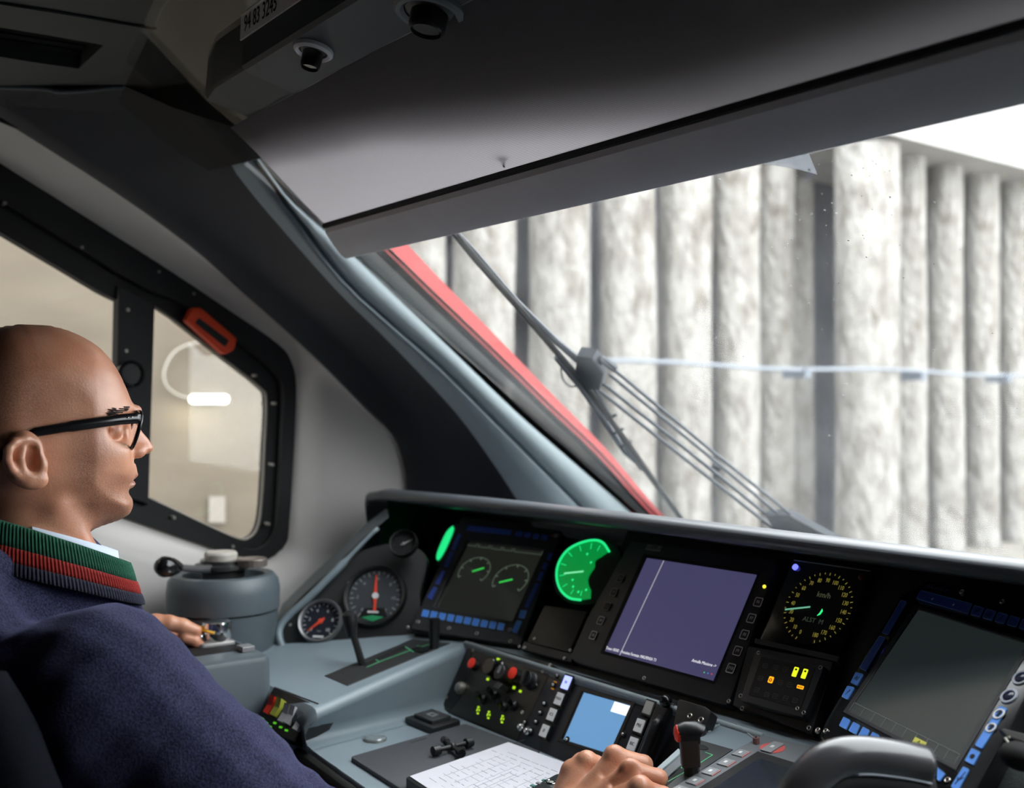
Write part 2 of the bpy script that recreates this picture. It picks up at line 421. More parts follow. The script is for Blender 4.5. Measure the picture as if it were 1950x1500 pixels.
m = Mb(); m.loft(rows([([(x + 8, y) for x, y in S1], -1.704), (S2, -1.690), (S3, -1.683)]), flip=True); struct(m, 'trim_5', mat('screen_frame_taupe', (.15, .14, .135), .5), smooth='all')
m = Mb(); m.loft(rows([(S3, -1.685), ([(x + 5, y - 3) for x, y in S3], -1.678), ([(x + 12, y - 6) for x, y in S3], -1.681), (S4, -1.66), ([(x + 2, y - 2) for x, y in S4], -1.67), ([(x - 20, y + 4) for x, y in S4], -1.72), ([(x - 60, y + 0) for x, y in S4], -1.80)]), flip=True); struct(m, 'trim_6', RUBBER, smooth='all')

m = Mb(); m.loft(rows([([(x - 25, y + 6) for x, y in S1], -1.80), ([(x + 10, y) for x, y in S2], -1.775), ([(x - 4, y + 3) for x, y in S4], -1.76)]), flip=True); struct(m, 'trim_7', BLACK_M, smooth='all')
# ceiling: a slightly tilted panel with a recessed vent, meeting the pillar lining at a dark cove
A1, A2, A3 = onX(0, 165, -1.90), onX(235, 163, -1.80), A((-1.1, .45, .592))
FC = Fr(A1, A2 - A1, n=np.cross(A3 - A1, A2 - A1) * (1 if np.cross(A3 - A1, A2 - A1)[2] < 0 else -1))
def cz(x, y): return float(A1[2] - (FC.n[0] * (x - A1[0]) + FC.n[1] * (y - A1[1])) / FC.n[2])
CZ = .60
Am = A2 + (A2 - A1) * .6; A0 = A1 + (A1 - A2) * 6
op = [A0, (A0 + A1) / 2, A1, A2, A((-1.60, .585, cz(-1.60, .585))), A((-.9, .585, cz(-.9, .585))), A((-.9, -.4, cz(-.9, -.4))), A((-.9, -1.32, cz(-.9, -1.32)))]
hq = [FC.at(x, y) for x, y in ((-260, 75), (-50, 100), (60, 118), (150, 131), (197, 86), (90, 67), (-50, 44), (-260, 8))]
hup = [h - FC.n * .05 for h in hq]
m = Mb(); m.loft([op + op[:1], hq + hq[:1], hup + hup[:1]]); m.add(hup, [tuple(range(8))])
ceil = struct(m, 'ceiling', dark_ceiling, smooth=30)
seam = onXs([(-440, -60), (-180, 115), (18, 236)], -2.0) + [onX(120, 232, -1.965), onX(280, 236, -1.90), onX(430, 264, -1.81), onX(480, 274, -1.74)]
edge_ = [A0, (A0 + A1) / 2, A1, A1 * .5 + A2 * .5 + A((0, 0, -.008)), A2, onX(330, 205, -1.66), onX(470, 250, -1.60)]
m = Mb(); m.loft([[p + A((0, 0, -.0)) for p in seam], [a * .5 + b * .5 + A((.0, 0, .012)) for a, b in zip(seam, edge_)], edge_], flip=True); build(m, 'cove', LINING, ceil, smooth='all')
m = Mb(); m.loft([[A2, onX(330, 205, -1.66), onX(470, 250, -1.60)], [A2 + A((.02, .02, .0)), A((-1.60, .60, .52)), A((-1.55, .64, .50))], [A((-1.70, .585, cz(-1.7, .585))), A((-1.58, .62, .60)), A((-1.5, .66, .60))]], flip=True); build(m, 'corner_filler', BLACK_M, ceil, smooth='all')
m = Mb(); m.tube(spline([p + A((.004, 0, -.002)) for p in seam], 30), .0035, 6); build(m, 'cove_seam', BLACK_M, ceil, smooth='all')
m = Mb(); m.tube(spline([p + FC.n * .001 for p in edge_[1:5]], 16), .004, 6); build(m, 'panel_edge_highlight', mat('edge_highlight_blue', (.09, .105, .125), .45), ceil, smooth='all')  # lighter bluish bead stands for the highlight along the panel edge
m = Mb(); m.add([h + FC.n * .02 for h in hup], [tuple(range(8))]); build(m, 'vent_backing', BLACK_M, ceil)
for k in range(5):
    t = (k + .5) / 5; a = hq[0] * (1 - t) + hq[7] * t; b = hq[3] * (1 - t) + hq[4] * t
    m = Mb(); m.tube([a - FC.n * .024, b - FC.n * .024], .005, 4); build(m, 'vent_slat', BLACK_M, ceil)
m = Mb(); m.tube([FC.at(-60, -4, .001), FC.at(140, 28, .001), FC.at(290, 54, .001), FC.at(400, 38, .001)], .003, 6); build(m, 'seam_bead', dark_ceiling, ceil, smooth='all')
zr = cz(-.9, -.4)
m = Mb(); m.box(FLAT, -.9, .80, -1.36, .60, zr, zr + .02); build(m, 'flat_panel', dark_ceiling, ceil)
m = Mb(); m.box(FLAT, -2.15, 1.0, -1.4, 1.0, zr + .06, zr + .10); m.box(FLAT, -2.15, 1.0, .665, .70, .50, zr + .07); build(m, 'roof_header', BLACK_M, ceil)
m = Mb(); m.ball(onX(392, 280, -1.80), .0035, 8); build(m, 'lining_screw', STEEL, ceil, smooth='all')

# ------------------------------------------------------------------ windscreen
GS = -.695
FG = Fr((-1.66, .833, .314), (1, 0, 0), n=(0, GS / math.hypot(1, GS) * 1, -1 / math.hypot(1, GS)))   # glass plane, normal to the inside
FGd = FG.e2
ws = thing('window_2', FG.p(0.8, 0, 0), None, None, kind='structure')
SCREEN = glass('windscreen_glass', (.95, .97, .97), dirt=.007)
sl = lambda y: (y - .833) * math.hypot(1, GS)         # distance down the slope
sg = 1 if (FG.e2 @ A((0, 1, GS))) > 0 else -1
m = Mb(); m.box(FG, -.04, 2.4, sg * sl(.42), sg * sl(1.76), -.012, -.004); build(m, 'pane', SCREEN, ws)
m = Mb(); m.prism(FG, [(-.5, sg * sl(.50)), (2.5, sg * sl(.50)), (2.5, sg * sl(.85)), (.95, sg * sl(.845)), (.40, sg * sl(.75)), (-.5, sg * sl(.68))], -.05, -.013); build(m, 'roof_edge', BLACK_M, ws)  # unseen roof edge, lower side slanted to shape the light on the blind
m = Mb(); m.box(FG, 2.40, 2.6, sg * sl(.2), sg * sl(1.8), -.03, .0); build(m, 'side_surround', BLACK_M, ws)
m = Mb(); m.box(FG, -.3, 2.4, sg * sl(1.76), sg * sl(1.84), -.03, 0.); build(m, 'lower_surround', BLACK_M, ws)
m = Mb(); rr = random.Random(3)
for _ in range(150):
    px, py = rr.uniform(1250, 1945), rr.uniform(260, 1030)
    if rr.random() < .35: px, py = rr.gauss(1600, 110), rr.gauss(400, 70)
    a, b = FG.px(px, py, -.003); r = rr.choice((.0005, .0007, .0007, .0012))
    m.prism(FG, [(a + r * rr.uniform(.6, 1.4) * math.cos(t), b + r * rr.uniform(.6, 1.5) * math.sin(t)) for t in (0, 1.2, 2.5, 3.7, 5)], -.004, -.0036)
o = build(m, 'dirt_specks', mat('pale_dirt', (.85, .85, .83), .8), ws); o['kind'] = 'stuff'
# sticker film left on the glass
film = bpy.data.materials.new('sticker_film'); film.use_nodes = True; nt = film.node_tree; nt.nodes.remove(nt.nodes['Principled BSDF'])
t1 = nt.nodes.new('ShaderNodeBsdfTransparent'); t2 = nt.nodes.new('ShaderNodeBsdfTranslucent'); t2.inputs[0].default_value = (.16, .17, .185, 1); mx = nt.nodes.new('ShaderNodeMixShader'); mx.inputs[0].default_value = .55
nt.links.new(t1.outputs[0], mx.inputs[1]); nt.links.new(t2.outputs[0], mx.inputs[2]); nt.links.new(mx.outputs[0], nt.nodes['Material Output'].inputs[0])
m = Mb(); m.prism(FG, [FG.px(x, y, -.003) for x, y in ((1453, 262), (1562, 240), (1532, 274), (1556, 333), (1515, 322), (1453, 312))], -.004, -.0034)
tag(build(m, 'sticker_remnant', film), 'torn translucent sticker film stuck on the windscreen under the blind', 'sticker')

# red outer body edge beside the glass
m = Mb(); e0 = onXs(dens([(x - 8, y + 4) for x, y in S4]), -1.668)
nout = A(FG.n) * -1
k = len(e0); e1 = [p + nout * (.046 - .034 * i / (k - 1)) + A((.010, 0, 0)) for i, p in enumerate(e0)]; e2 = [p + A((-.10, 0, 0)) for p in e1]
m.loft([e0, e1, e2], flip=True)
bd = thing('train_exterior', e0[len(e0) // 2], 'red painted outer body edge along the windscreen pillar', 'train body')
build(m, 'pillar_edge', mat('red_body_paint', (.72, .13, .13), .45), bd)
m = Mb(); m.prism(Fr((0, 1.86, 0), (0, 1, 0), n=(1, 0, 0)), [(0, -.36), (.75, -.50), (1.0, -.72), (1.0, -1.2), (0, -1.2)], -2.0, .9, .03); build(m, 'nose', mat('nose_grey', (.10, .10, .11), .5), bd)  # unseen nose, added to block light coming up from the ground

# roller blind and bottom bar
def yz(y, z, x): return A((x, y, z))
blind = thing('roller_blind', (-.3, .80, .28), 'ribbed grey roller blind half drawn over the windscreen', 'blind')
fab = bpy.data.materials.new('blind_fabric'); fab.use_nodes = True; nt = fab.node_tree; L = nt.links.new; b = nt.nodes['Principled BSDF']
b.inputs['Base Color'].default_value = (.10, .095, .105, 1); b.inputs['Roughness'].default_value = .8
tl = nt.nodes.new('ShaderNodeBsdfTranslucent'); tl.inputs['Color'].default_value = (.26, .24, .25, 1)
wv = nt.nodes.new('ShaderNodeTexWave'); wv.wave_type = 'BANDS'; wv.bands_direction = 'Y'; wv.inputs['Scale'].default_value = 190; tcn = nt.nodes.new('ShaderNodeTexCoord')
L(tcn.outputs['Object'], wv.inputs['Vector'])
mr = nt.nodes.new('ShaderNodeMapRange'); mr.inputs['To Min'].default_value = .25; mr.inputs['To Max'].default_value = .75; L(wv.outputs['Fac'], mr.inputs['Value'])
mx = nt.nodes.new('ShaderNodeMixShader'); L(mr.outputs[0], mx.inputs[0]); L(b.outputs[0], mx.inputs[1]); L(tl.outputs[0], mx.inputs[2]); L(mx.outputs[0], nt.nodes['Material Output'].inputs['Surface'])
BA = (.6335, .419); BB = (.800, .2815)
m = Mb(); rws = []
for i in range(25):
    t = i / 24; rw = []
    for j in range(50):
        x = -1.555 + 2.30 * j / 49
        w = .0022 * math.sin(5 * t + j * .9) * (1 - t) * (1 if j < 14 else .3)
        rw.append(A((x, BA[0] + (BB[0] - BA[0]) * t, BA[1] + (BB[1] - BA[1]) * t)) + A((0, .55, .83)) * w)
    rws.append(rw)
m.loft(rws, flip=True); build(m, 'fabric', fab, blind, smooth='all')
prof = [(.797, .284), (.803, .288), (.818, .283), (.838, .262), (.845, .248), (.843, .240), (.835, .238), (.826, .243), (.812, .258), (.798, .276)]
m = Mb(); m.loft([[A((x, y, z)) for y, z in prof] for x in (-1.565, .75)], closed=True); m.add([A((-1.565, y, z)) for y, z in prof], [tuple(range(len(prof)))])
build(m, 'bottom_bar', mat('blind_bar_grey', (.72, .74, .80), .45, var=.03, vscale=8), blind, smooth=30)
m = Mb(); m.box(FLAT, -1.56, .75, .790, .802, .2835, .2905); build(m, 'gap_strip', BLACK_M, blind)
m = Mb(); a = onY(1822, 100, .81); m.ball(a, .0022, 8, (1.6, 1, 1)); m.tube([a, a + A((.006, 0, -.008))], .0005, 5); build(m, 'snag', BLACK_M, blind, smooth='all')
# frayed pull tab
m = Mb(); q = [onY(960, 318, .787), onY(966, 300, .785), onY(974, 293, .784), onY(955, 297, .784)]; m.tube(q, .0016, 6)
build(m, 'pull_cord', mat('brown_cord', (.16, .10, .05), .8), blind, smooth='all')

# overhead console above the blind
con = thing('overhead_console', (-.4, .58, .43), 'grey overhead console with a white number plate above the blind', 'console')
cp = [(.585, .60), (.567, .56), (.558, .442), (.561, .436), (.632, .419), (.642, .423), (.70, .47), (.70, .60)]
def sect(x, prof=cp, dy=0, dz=0): return [A((x, y + dy, z + dz)) for y, z in prof]
m = Mb(); m.loft([sect(-1.332), sect(.77)], closed=True); m.add(sect(-1.332), [tuple(range(8))]); build(m, 'housing', mat('console_grey', (.062, .076, .088), .5, var=.05, vscale=6), con)
cp2 = [(a + .003, b + .003) for a, b in cp]
m = Mb(); m.loft([sect(-1.336, cp2), sect(-1.44, cp2), sect(-1.50, [(y + .012, z) for y, z in cp2]), sect(-1.545, [(y + .05, z + .01) for y, z in cp2])], closed=True, flip=True); m.add(sect(-1.336, cp2), [tuple(range(8))]); m.add(sect(-1.545, [(y + .05, z + .01) for y, z in cp2]), [tuple(range(8))])
build(m, 'end_cap', mat('console_end_grey', (.05, .058, .06), .55, var=.05, vscale=6), con, smooth=35)
FL = Fr((0, .5625, .5), (1, 0, 0), n=(0, -1, .04))
a, b = FL.px(463, 25); a2, b2 = FL.px(490, 63)
plate_h = .036
m = Mb(); bc = (b + b2) / 2
a0 = min(a, a2); m.box(FL, a0, a0 + .30, bc - .017, bc + .017, .001, .003, .0005); pl = build(m, 'number_plate', mat('plate_white', (.92, .92, .94), .5), con)
text('94 83 3245 ', FL, a0 + .012, bc, .031, BLACK_M, pl, align='LEFT', sx=.72, c=.0032)
FLo = Fr((0, .595, .4285), (1, 0, 0), n=(0, -.23, -1))
def downlight(px, py, r, mring, name):
    a, b = FLo.px(px, py)
    m = Mb(); m.frame(FLo, circ(a, b, r, 32), circ(a, b, r * .72, 32), 0, .008, .003); rg = build(m, 'light_ring', mring, con, smooth=40)
    m = Mb(); m.lathe(FLo, a, b, [(r * .70, .0), (r * .68, .004), (r * .52, .006), (r * .50, .022), (r * .42, .026), (r * .40, .022), (0, .022)], 28); nz = build(m, 'nozzle', BLACK, con, smooth=True)
    m = Mb(); m.cyl(FLo, a, b, r * .36, .020, .0235, 20); build(m, 'lens', BLACK_G, nz)
downlight(598, 92, .024, mat('ring_white', (.90, .92, .95), .4), 'a')
downlight(820, 18, .040, mat('ring_grey', (.16, .19, .21), .4), 'b')

# ------------------------------------------------------------------ outside: cutting wall of bored piles
CONC = bpy.data.materials.new('rough_concrete'); CONC.use_nodes = True; nt = CONC.node_tree; L = nt.links.new; b = nt.nodes['Principled BSDF']; b.inputs['Roughness'].default_value = .95; b.inputs['Specular IOR Level'].default_value = .1
tcn = nt.nodes.new('ShaderNodeTexCoord'); mp = nt.nodes.new('ShaderNodeMapping'); mp.inputs['Scale'].default_value = (1.3, 1.3, .55); L(tcn.outputs['Object'], mp.inputs[0])
n1 = nt.nodes.new('ShaderNodeTexNoise'); n1.inputs['Scale'].default_value = 7; n1.inputs['Detail'].default_value = 8; n1.inputs['Roughness'].default_value = .65; L(mp.outputs[0], n1.inputs['Vector'])
rp = nt.nodes.new('ShaderNodeValToRGB'); rp.color_ramp.elements[0].position = .28; rp.color_ramp.elements[0].color = (.088, .072, .057, 1); rp.color_ramp.elements[1].position = .56; rp.color_ramp.elements[1].color = (.265, .255, .240, 1)
L(n1.outputs['Fac'], rp.inputs[0]); L(rp.outputs[0], b.inputs['Base Color'])
n2 = nt.nodes.new('ShaderNodeTexNoise'); n2.inputs['Scale'].default_value = 16; n2.inputs['Detail'].default_value = 6; L(mp.outputs[0], n2.inputs['Vector'])
bp = nt.nodes.new('ShaderNodeBump'); bp.inputs['Strength'].default_value = .9; bp.inputs['Distance'].default_value = .06; L(n2.outputs['Fac'], bp.inputs['Height']); L(bp.outputs[0], b.inputs['Normal'])
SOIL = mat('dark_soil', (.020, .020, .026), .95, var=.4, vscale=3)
GZ = -1.22
def pile(x, y, r, ztop, label, rs):
    m = Mb(); rws = []
    ph = rs.uniform(0, 9)
    for i in range(40):
        z = GZ + (ztop - GZ) * i / 39; rw = []
        for j in range(28):
            g = 2 * math.pi * j / 28
            q = r * (1 + .035 * math.sin(3 * g + z * 1.3 + ph) + .025 * math.sin(7 * g - z * 3.1 + ph * 2) + rs.uniform(-.008, .008))
            rw.append(A((x + q * math.cos(g), y + q * math.sin(g), z)))
        rws.append(rw)
    m.loft(rws, closed=True); m.add(rws[-1], [tuple(range(28))])
    return tag(build(m, 'concrete_pile', CONC, smooth='all'), label, 'pile', 'bored piles of the cutting wall')
rs = random.Random(11)
PL = [(-5, 3.07, .175, 3.2, 'rough pale concrete pile beside the red train body, leftmost seen through the windscreen'),
      (-5, 3.55, .178, 3.2, 'concrete pile behind the top end of the wiper blade'),
      (-5, 4.11, .182, 3.2, 'concrete pile just left of the wiper joint'),
      (-5, 4.66, .178, 3.2, 'concrete pile just right of the wiper joint'),
      (-5, 5.18, .172, 3.2, 'fourth concrete pile left of the dark recess'),
      (-4.98, 5.66, .155, 3.2, 'tall concrete pile ending left of the torn sticker'),
      (-5.6, 6.85, .14, 1.9, 'shaded narrow concrete pile set back at the dark recess'),
      (-5.85, 7.46, .11, 1.9, 'dark slim concrete pile deep in the recess'),
      (-4.90, 7.03, .235, 1.95, 'broad concrete pile standing proud right of the dark recess'),
      (-5, 7.72, .145, 2.0, 'first concrete pile right of the broad proud one'),
      (-5, 8.27, .142, 2.0, 'second concrete pile right of the broad proud one'),
      (-5, 8.83, .14, 2.0, 'third concrete pile right of the broad proud one'),
      (-5, 9.38, .138, 2.0, 'fourth concrete pile right of the broad proud one, near the right edge')]
for x, y, r, zt, lb in PL: pile(x, y, r, zt, lb, rs)
for k in range(3): pile(-5, 9.92 + .54 * k, .137, 2.0, 'concrete pile of the far end of the row, beyond the right edge', rs)
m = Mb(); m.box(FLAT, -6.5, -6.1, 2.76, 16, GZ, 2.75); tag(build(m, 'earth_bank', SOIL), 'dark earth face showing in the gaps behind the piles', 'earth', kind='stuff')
WHITE_C = mat('white_concrete', (.33, .325, .315), .9, var=.12, vscale=3)
m = Mb(); m.box(FLAT, -6.0, -4.62, 6.9, 18, 1.98, 2.42, .02); tag(build(m, 'cap_beam', WHITE_C), 'long white concrete cap beam on top of the right hand piles', 'beam')
par = thing('parapet', (-5.2, 12, 2.42), 'white parapet with thin railing above the cap beam', 'parapet')
m = Mb(); m.box(FLAT, -5.6, -5.2, 6.9, 18, 2.42, 2.95); build(m, 'parapet_wall', WHITE_C, par)
for z in (3.1, 3.3): m = Mb(); m.tube([(-5.3, 6.9, z), (-5.3, 18, z)], .02, 6); build(m, 'rail', mat('galvanised', (.5, .52, .54), .5, .6), par)
for k in range(8): m = Mb(); m.tube([(-5.3, 7.1 + 1.5 * k, 2.9), (-5.3, 7.1 + 1.5 * k, 3.32)], .022, 6); build(m, 'post', MATS['galvanised'], par)
brd = thing('footbridge_girder', (-2, 12, 3.3), 'dark girder crossing over the track at the upper right', 'girder')
m = Mb(); m.box(FLAT, -7.6, 5, 11.9, 12.2, 3.32, 3.44); build(m, 'flange', mat('girder_grey', (.16, .155, .15), .8), brd)
m = Mb(); m.box(FLAT, -7.6, 5, 12.0, 12.1, 3.44, 3.72); build(m, 'web', MATS['girder_grey'], brd)
m = Mb(); m.box(FLAT, -7.7, -7.5, 11.9, 12.2, 2.0, 4.2); build(m, 'column', MATS['girder_grey'], brd)
# service cable along the wall
cab = thing('service_cable', (-4.70, 9, .2), 'pale blue cable strung along the pile wall on brackets', 'cable')
m = Mb(); pts = [A((-4.63, 3.9 + .4 * k, .245 + .012 * math.sin(k * 1.05) + .0)) for k in range(30)]; m.tube(pts, .013, 7); build(m, 'cable', mat('cable_pale', (.15, .17, .20), .5), cab, smooth='all')
for y in (5.95, 7.32, 8.55, 9.6):
    m = Mb(); m.box(FLAT, -4.80, -4.60, y - .03, y + .03, .18, .25, .008); build(m, 'bracket', mat('bracket_blue_grey', (.09, .105, .13), .6), cab)
# plain tunnel side wall seen through the side window
BEIGE = mat('beige_concrete_wall', (.076, .062, .045), .95, rgb2=(.098, .082, .060), vscale=1.6, stretch=(1, 1, 3), detail=6, bump=.3, bscale=8)
m = Mb(); m.box(FLAT, -5.3, -4.55, -4.5, 2.72, GZ - .2, 4.4); tag(build(m, 'side_wall', BEIGE), 'plain beige concrete wall outside the side window', 'wall')
LX = -4.54
lamp = thing('wall_lamp', onX(391, 760, LX), 'glowing bulkhead lamp on the beige wall outside the side window', 'lamp')
FX2 = Fr((LX, 0, 0), (0, 1, 0), n=(1, 0, 0))
la = [(float(q[1]), float(q[2])) for q in (onX(357, 768, LX), onX(426, 752, LX))]
m = Mb(); m.prism(FX2, rrect(la[0][0], la[1][0], la[0][1], la[1][1], abs(la[1][1] - la[0][1]) * .48, 5), .02, .07, .012); build(m, 'diffuser', glow('lamp_diffuser', (1, 1, .92), 6), lamp, smooth=40)
m = Mb(); m.prism(FX2, rrect(la[0][0] + .03, la[1][0] - .03, la[0][1] + .006, la[1][1] - .006, .006, 4), 0, .03); build(m, 'back_plate', mat('lamp_plate', (.2, .18, .14), .6), lamp)
ld = bpy.data.lights.new('lamp_light', 'AREA'); ld.shape = 'RECTANGLE'; ld.size = .22; ld.size_y = .05; ld.energy = 1.2; ld.color = (1, .97, .80)
lo = bpy.data.objects.new('lamp_light', ld); col.objects.link(lo); q = onX(391, 768, LX + .10); lo.location = q + LIFT; lo.rotation_euler = Vector((-.35, 0, -1)).to_track_quat('-Z', 'Y').to_euler()
m = Mb(); m.tube([onX(x, y, LX + .02) for x, y in spline([(430, 664), (400, 652), (362, 655), (330, 672), (313, 705), (316, 732), (335, 750), (360, 758)], 28)], .0042, 6)
tag(build(m, 'lamp_cable', mat('white_cable', (.25, .235, .205), .6), smooth='all'), 'pale loop of cable hanging beside the wall lamp', 'cable')
m = Mb(); m.prism(FX2, [(float(q[1]), float(q[2])) for q in onXs([(397, 945), (428, 945), (428, 995), (397, 995)], LX)], 0, .006); tag(build(m, 'wall_plate', mat('plate_pale', (.165, .15, .13), .7)), 'small pale plate low on the beige wall outside', 'plate')
m = Mb(); m.box(FLAT, -9, 9, -6, 30, GZ - .5, GZ); m.box(FLAT, -4.75, -4.2, 2.7, 18, GZ, GZ + .03); struct(m, 'ground', mat('pale_gravel', (.16, .145, .125), .95, var=.25, vscale=9, bump=.4, bscale=30))

# windscreen wiper, parked across the glass
FWp = FG.moved(FG.o - A(FG.n) * .022)
wm = mat('wiper_blue_black', (.028, .034, .045), .5)
wip = thing('windscreen_wiper', FWp.at(1520, 1010), 'black windscreen wiper with double arm lying across the glass', 'wiper')
def wp(pts, c=0.): return [FWp.at(x, y, c) for x, y in pts]
m = Mb(); m.tube(wp([(845, 418), (905, 492), (1000, 600), (1110, 728), (1200, 850), (1250, 922), (1298, 988)]), .0055, 6); build(m, 'blade', RUBBER, wip)
m = Mb()
m.tube(wp([(850, 420), (905, 480), (985, 575), (1060, 650), (1105, 688)], -.008), [.003, .004, .005, .006, .007], 6)
m.tube(wp([(905, 488), (990, 590), (1090, 702)], -.004), .0035, 6)
m.tube(wp([(1060, 680), (1110, 740), (1190, 860), (1225, 890), (1265, 945), (1296, 985)], -.008), [.006, .007, .0055, .005, .004, .003], 6)
m.tube(wp([(1130, 735), (1165, 800), (1200, 862), (1222, 893)], -.004), .0045, 6)
for x, y in ((1172, 795), (1185, 822), (1200, 846)): m.tube(wp([(x - 16, y + 4), (x + 2, y - 6)], -.006), .003, 5)
build(m, 'blade_carrier', wm, wip)
m = Mb(); m.tube(wp(spline([(1068, 700), (1072, 722), (1085, 735), (1100, 735)], 10), -.006), .0016, 6); build(m, 'hose', wm, wip)
m = Mb(); m.prism(FWp, [FWp.px(x, y) for x, y in ((1098, 678), (1128, 682), (1150, 712), (1142, 742), (1118, 742), (1095, 712))], -.020, .002, .003); m.tube(wp([(1102, 677), (1128, 680)], -.014), .004, 6); m.tube(wp([(1128, 700), (1148, 685), (1172, 702)], -.012), .0075, 7); build(m, 'pivot_head', wm, wip)
for nm, pts, r in (('arm', [(1165, 700), (1360, 862), (1560, 1022)], .0032), ('arm', [(1160, 712), (1350, 868), (1520, 1010)], .0032), ('arm', [(1142, 725), (1300, 850), (1500, 1012)], .0034), ('arm', [(1140, 742), (1290, 862), (1478, 1010)], .0034)):
    m = Mb(); m.tube(wp(pts, -.010), r, 7); build(m, nm, wm, wip)
m = Mb(); m.tube(wp([(1358, 884), (1372, 892)], -.010), .008, 6); m.prism(FWp, [FWp.px(x, y) for x, y in ((1455, 985), (1500, 985), (1600, 1040), (1490, 1040))], -.018, -.004, .002); build(m, 'arm_clamp', wm, wip)
# ------------------------------------------------------------------ the control desk
PC = Fr((0, 1.15, -.234), (1, 0, 0), n=(0, -.835, .55))           # centre instrument slope
PL_ = Fr(onY(892, 1027, 1.13), (.927, .375, 0), n=(.2565, -.634, .73))
PR_ = Fr(onY(1749, 1161, 1.14), (.933, -.36, 0), n=(-.238, -.616, .75))
PQ = Fr((0, .969, -.5), (1, 0, 0), n=(0, -.869, .495))            # lower switch slope
SH = Fr((0, 1.026, -.4), (1, 0, 0), n=(0, -.13, .9915))           # side shelves
DT = Fr((0, 0, -.5), (1, 0, 0), n=(0, 0, 1))                      # writing surface
PG = Fr(SH.at(790, 1207), (.73, .68, 0), n=(.59, -.63, .5))       # gauge cheek, left
def shz(y): return -.4 + .131 * (y - 1.026)

desk = thing('control_desk', (-1.2, 1.0, FLOORZ), 'grey driver control desk with a long hooded instrument panel', 'control desk')
# hood
hp = [(697, 936), (722, 932), (800, 939), (900, 948), (1000, 958), (1200, 981), (1440, 1010), (1700, 1042), (1950, 1073), (2400, 1135)]
def hood(x, z0): return [A((x, y, z)) for y, z in ((1.70, z0 - .17), (1.40, z0 - .075), (1.16, z0 - .010), (1.085, z0 + .0005), (1.068, z0 - .0015), (1.060, z0 - .007), (1.060, z0 - .014), (1.066, z0 - .021), (1.085, z0 - .025), (1.20, z0 - .045), (1.26, z0 - .06))]
rws = []
q = onY(*hp[0], 1.06); rws.append([A((p[0] - .012, p[1] + .02, p[2] - .16)) for p in hood(q[0], q[2])])
rws.append([A((p[0] - .014, p[1] + .01, p[2] - .05)) for p in hood(q[0], q[2])])
rws.append([A((p[0] - .010, p[1] + .003, p[2] - .014)) for p in hood(q[0], q[2])])
for x, y in hp[0:]:
    q = onY(x, y, 1.06); rws.append(hood(q[0], q[2]))
m = Mb(); m.loft(rws); build(m, 'hood', mat('hood_dark_grey', (.075, .084, .094), .34, var=.05, vscale=8), desk, smooth='all')
# instrument board behind the devices, the ledge below it
m = Mb(); m.box(PC, -1.90, .3, -.23, .05, -.14, -.09); m.box(PC, -1.27, .3, -.205, .045, -.09, -.012)
m.add([(-1.84, 1.08, -.17), (-1.84, 1.3, -.2), (-1.84, 1.3, -.5), (-1.84, 1.0, -.5)], [(0, 1, 2, 3)])
build(m, 'instrument_board', PANEL, desk)
m = Mb(); m.prism(FLAT, [(-1.50, 1.018), (.3, 1.018), (.3, 1.16), (-1.86, 1.30), (-1.60, 1.05)], -.43, -.4005, .004); build(m, 'ledge', GREY, desk, smooth=30)
m = Mb(); m.box(PQ, -1.50, -.86, -.01, .116, -.03, -.004); build(m, 'switch_board', PANEL, desk)
m = Mb(); m.tube([A((-1.492, 1.022, -.400)), A((-.86, 1.022, -.400))], .0045, 8); build(m, 'ledge_lip', GREY_L, desk, smooth='all')
# left shelf with riser, swept front to back
def lshelf(t):
    y = .712 + (1.045 - .712) * t; z = shz(y); xr = -1.420 + (-1.492 + 1.420) * t; yb = .705 + (.985 - .705) * t; xb = -1.457 + (-1.494 + 1.457) * t
    top = [(-1.96, y + .0, z), (xr - .016, y, z), (xr - .006, y, z - .002), (xr - .001, y, z - .007), (xr + .001, y, z - .015)]
    bot = [(xb + .010, yb, -.5 + .022), (xb + .013, yb, -.5 + .010), (xb + .020, yb, -.5 + .003), (xb + .035, yb, -.4995)]
    return [A(p) for p in top + bot]
m = Mb(); m.loft([lshelf(t) for t in np.linspace(0, 1, 12)]); build(m, 'left_shelf', GREY, desk, smooth='all')
# front of the left shelf
fr_ = lshelf(0)
m = Mb(); m.loft([[p + A((0, 0, 0)) for p in fr_[:5]], [p + A((0, -.012, -.006)) for p in fr_[:5]], [p + A((.0, -.020, -.020)) for p in fr_[:5]], [A((p[0] - .02, p[1] + .01, -.60)) for p in fr_[:5]], [A((p[0] - .03, p[1] + .05, -.85)) for p in fr_[:5]]], flip=True)
build(m, 'shelf_front', GREY_D, desk, smooth=50)
m = Mb(); m.tube([SH.at(525, 1309, .0003), SH.at(606, 1340, .0003)], .0012, 5); build(m, 'shelf_seam', BLACK_M, desk)
# writing surface with dark front edge
fl, frr = onZ(582, 1418, -.5), onZ(700, 1503, -.5)
dirf = unit(frr - fl); fr2 = fl + dirf * .75
m = Mb(); m.prism(FLAT, [(fl[0] - .02, fl[1] - .0), (fr2[0], fr2[1]), (-.80, .98), (-1.46, .98), (-1.47, fl[1])], -.53, -.5, .004); build(m, 'writing_surface', GREY, desk, smooth=30)
m = Mb(); m.tube([fl + A((-.01, -.006, -.014)), fr2 + A((0, -.006, -.014))], .010, 8); build(m, 'edge_strip', RUBBER, desk, smooth='all')
m = Mb(); m.prism(FLAT, [(-1.45, .74), (-.5, .72), (-.5, .98), (-1.46, .98)], FLOORZ, -.53); m.box(FLAT, -1.95, -1.45, .76, 1.25, FLOORZ, -.60); m.box(FLAT, -.60, .3, .8, 1.2, FLOORZ, -.62); build(m, 'pedestal', GREY_D, desk)
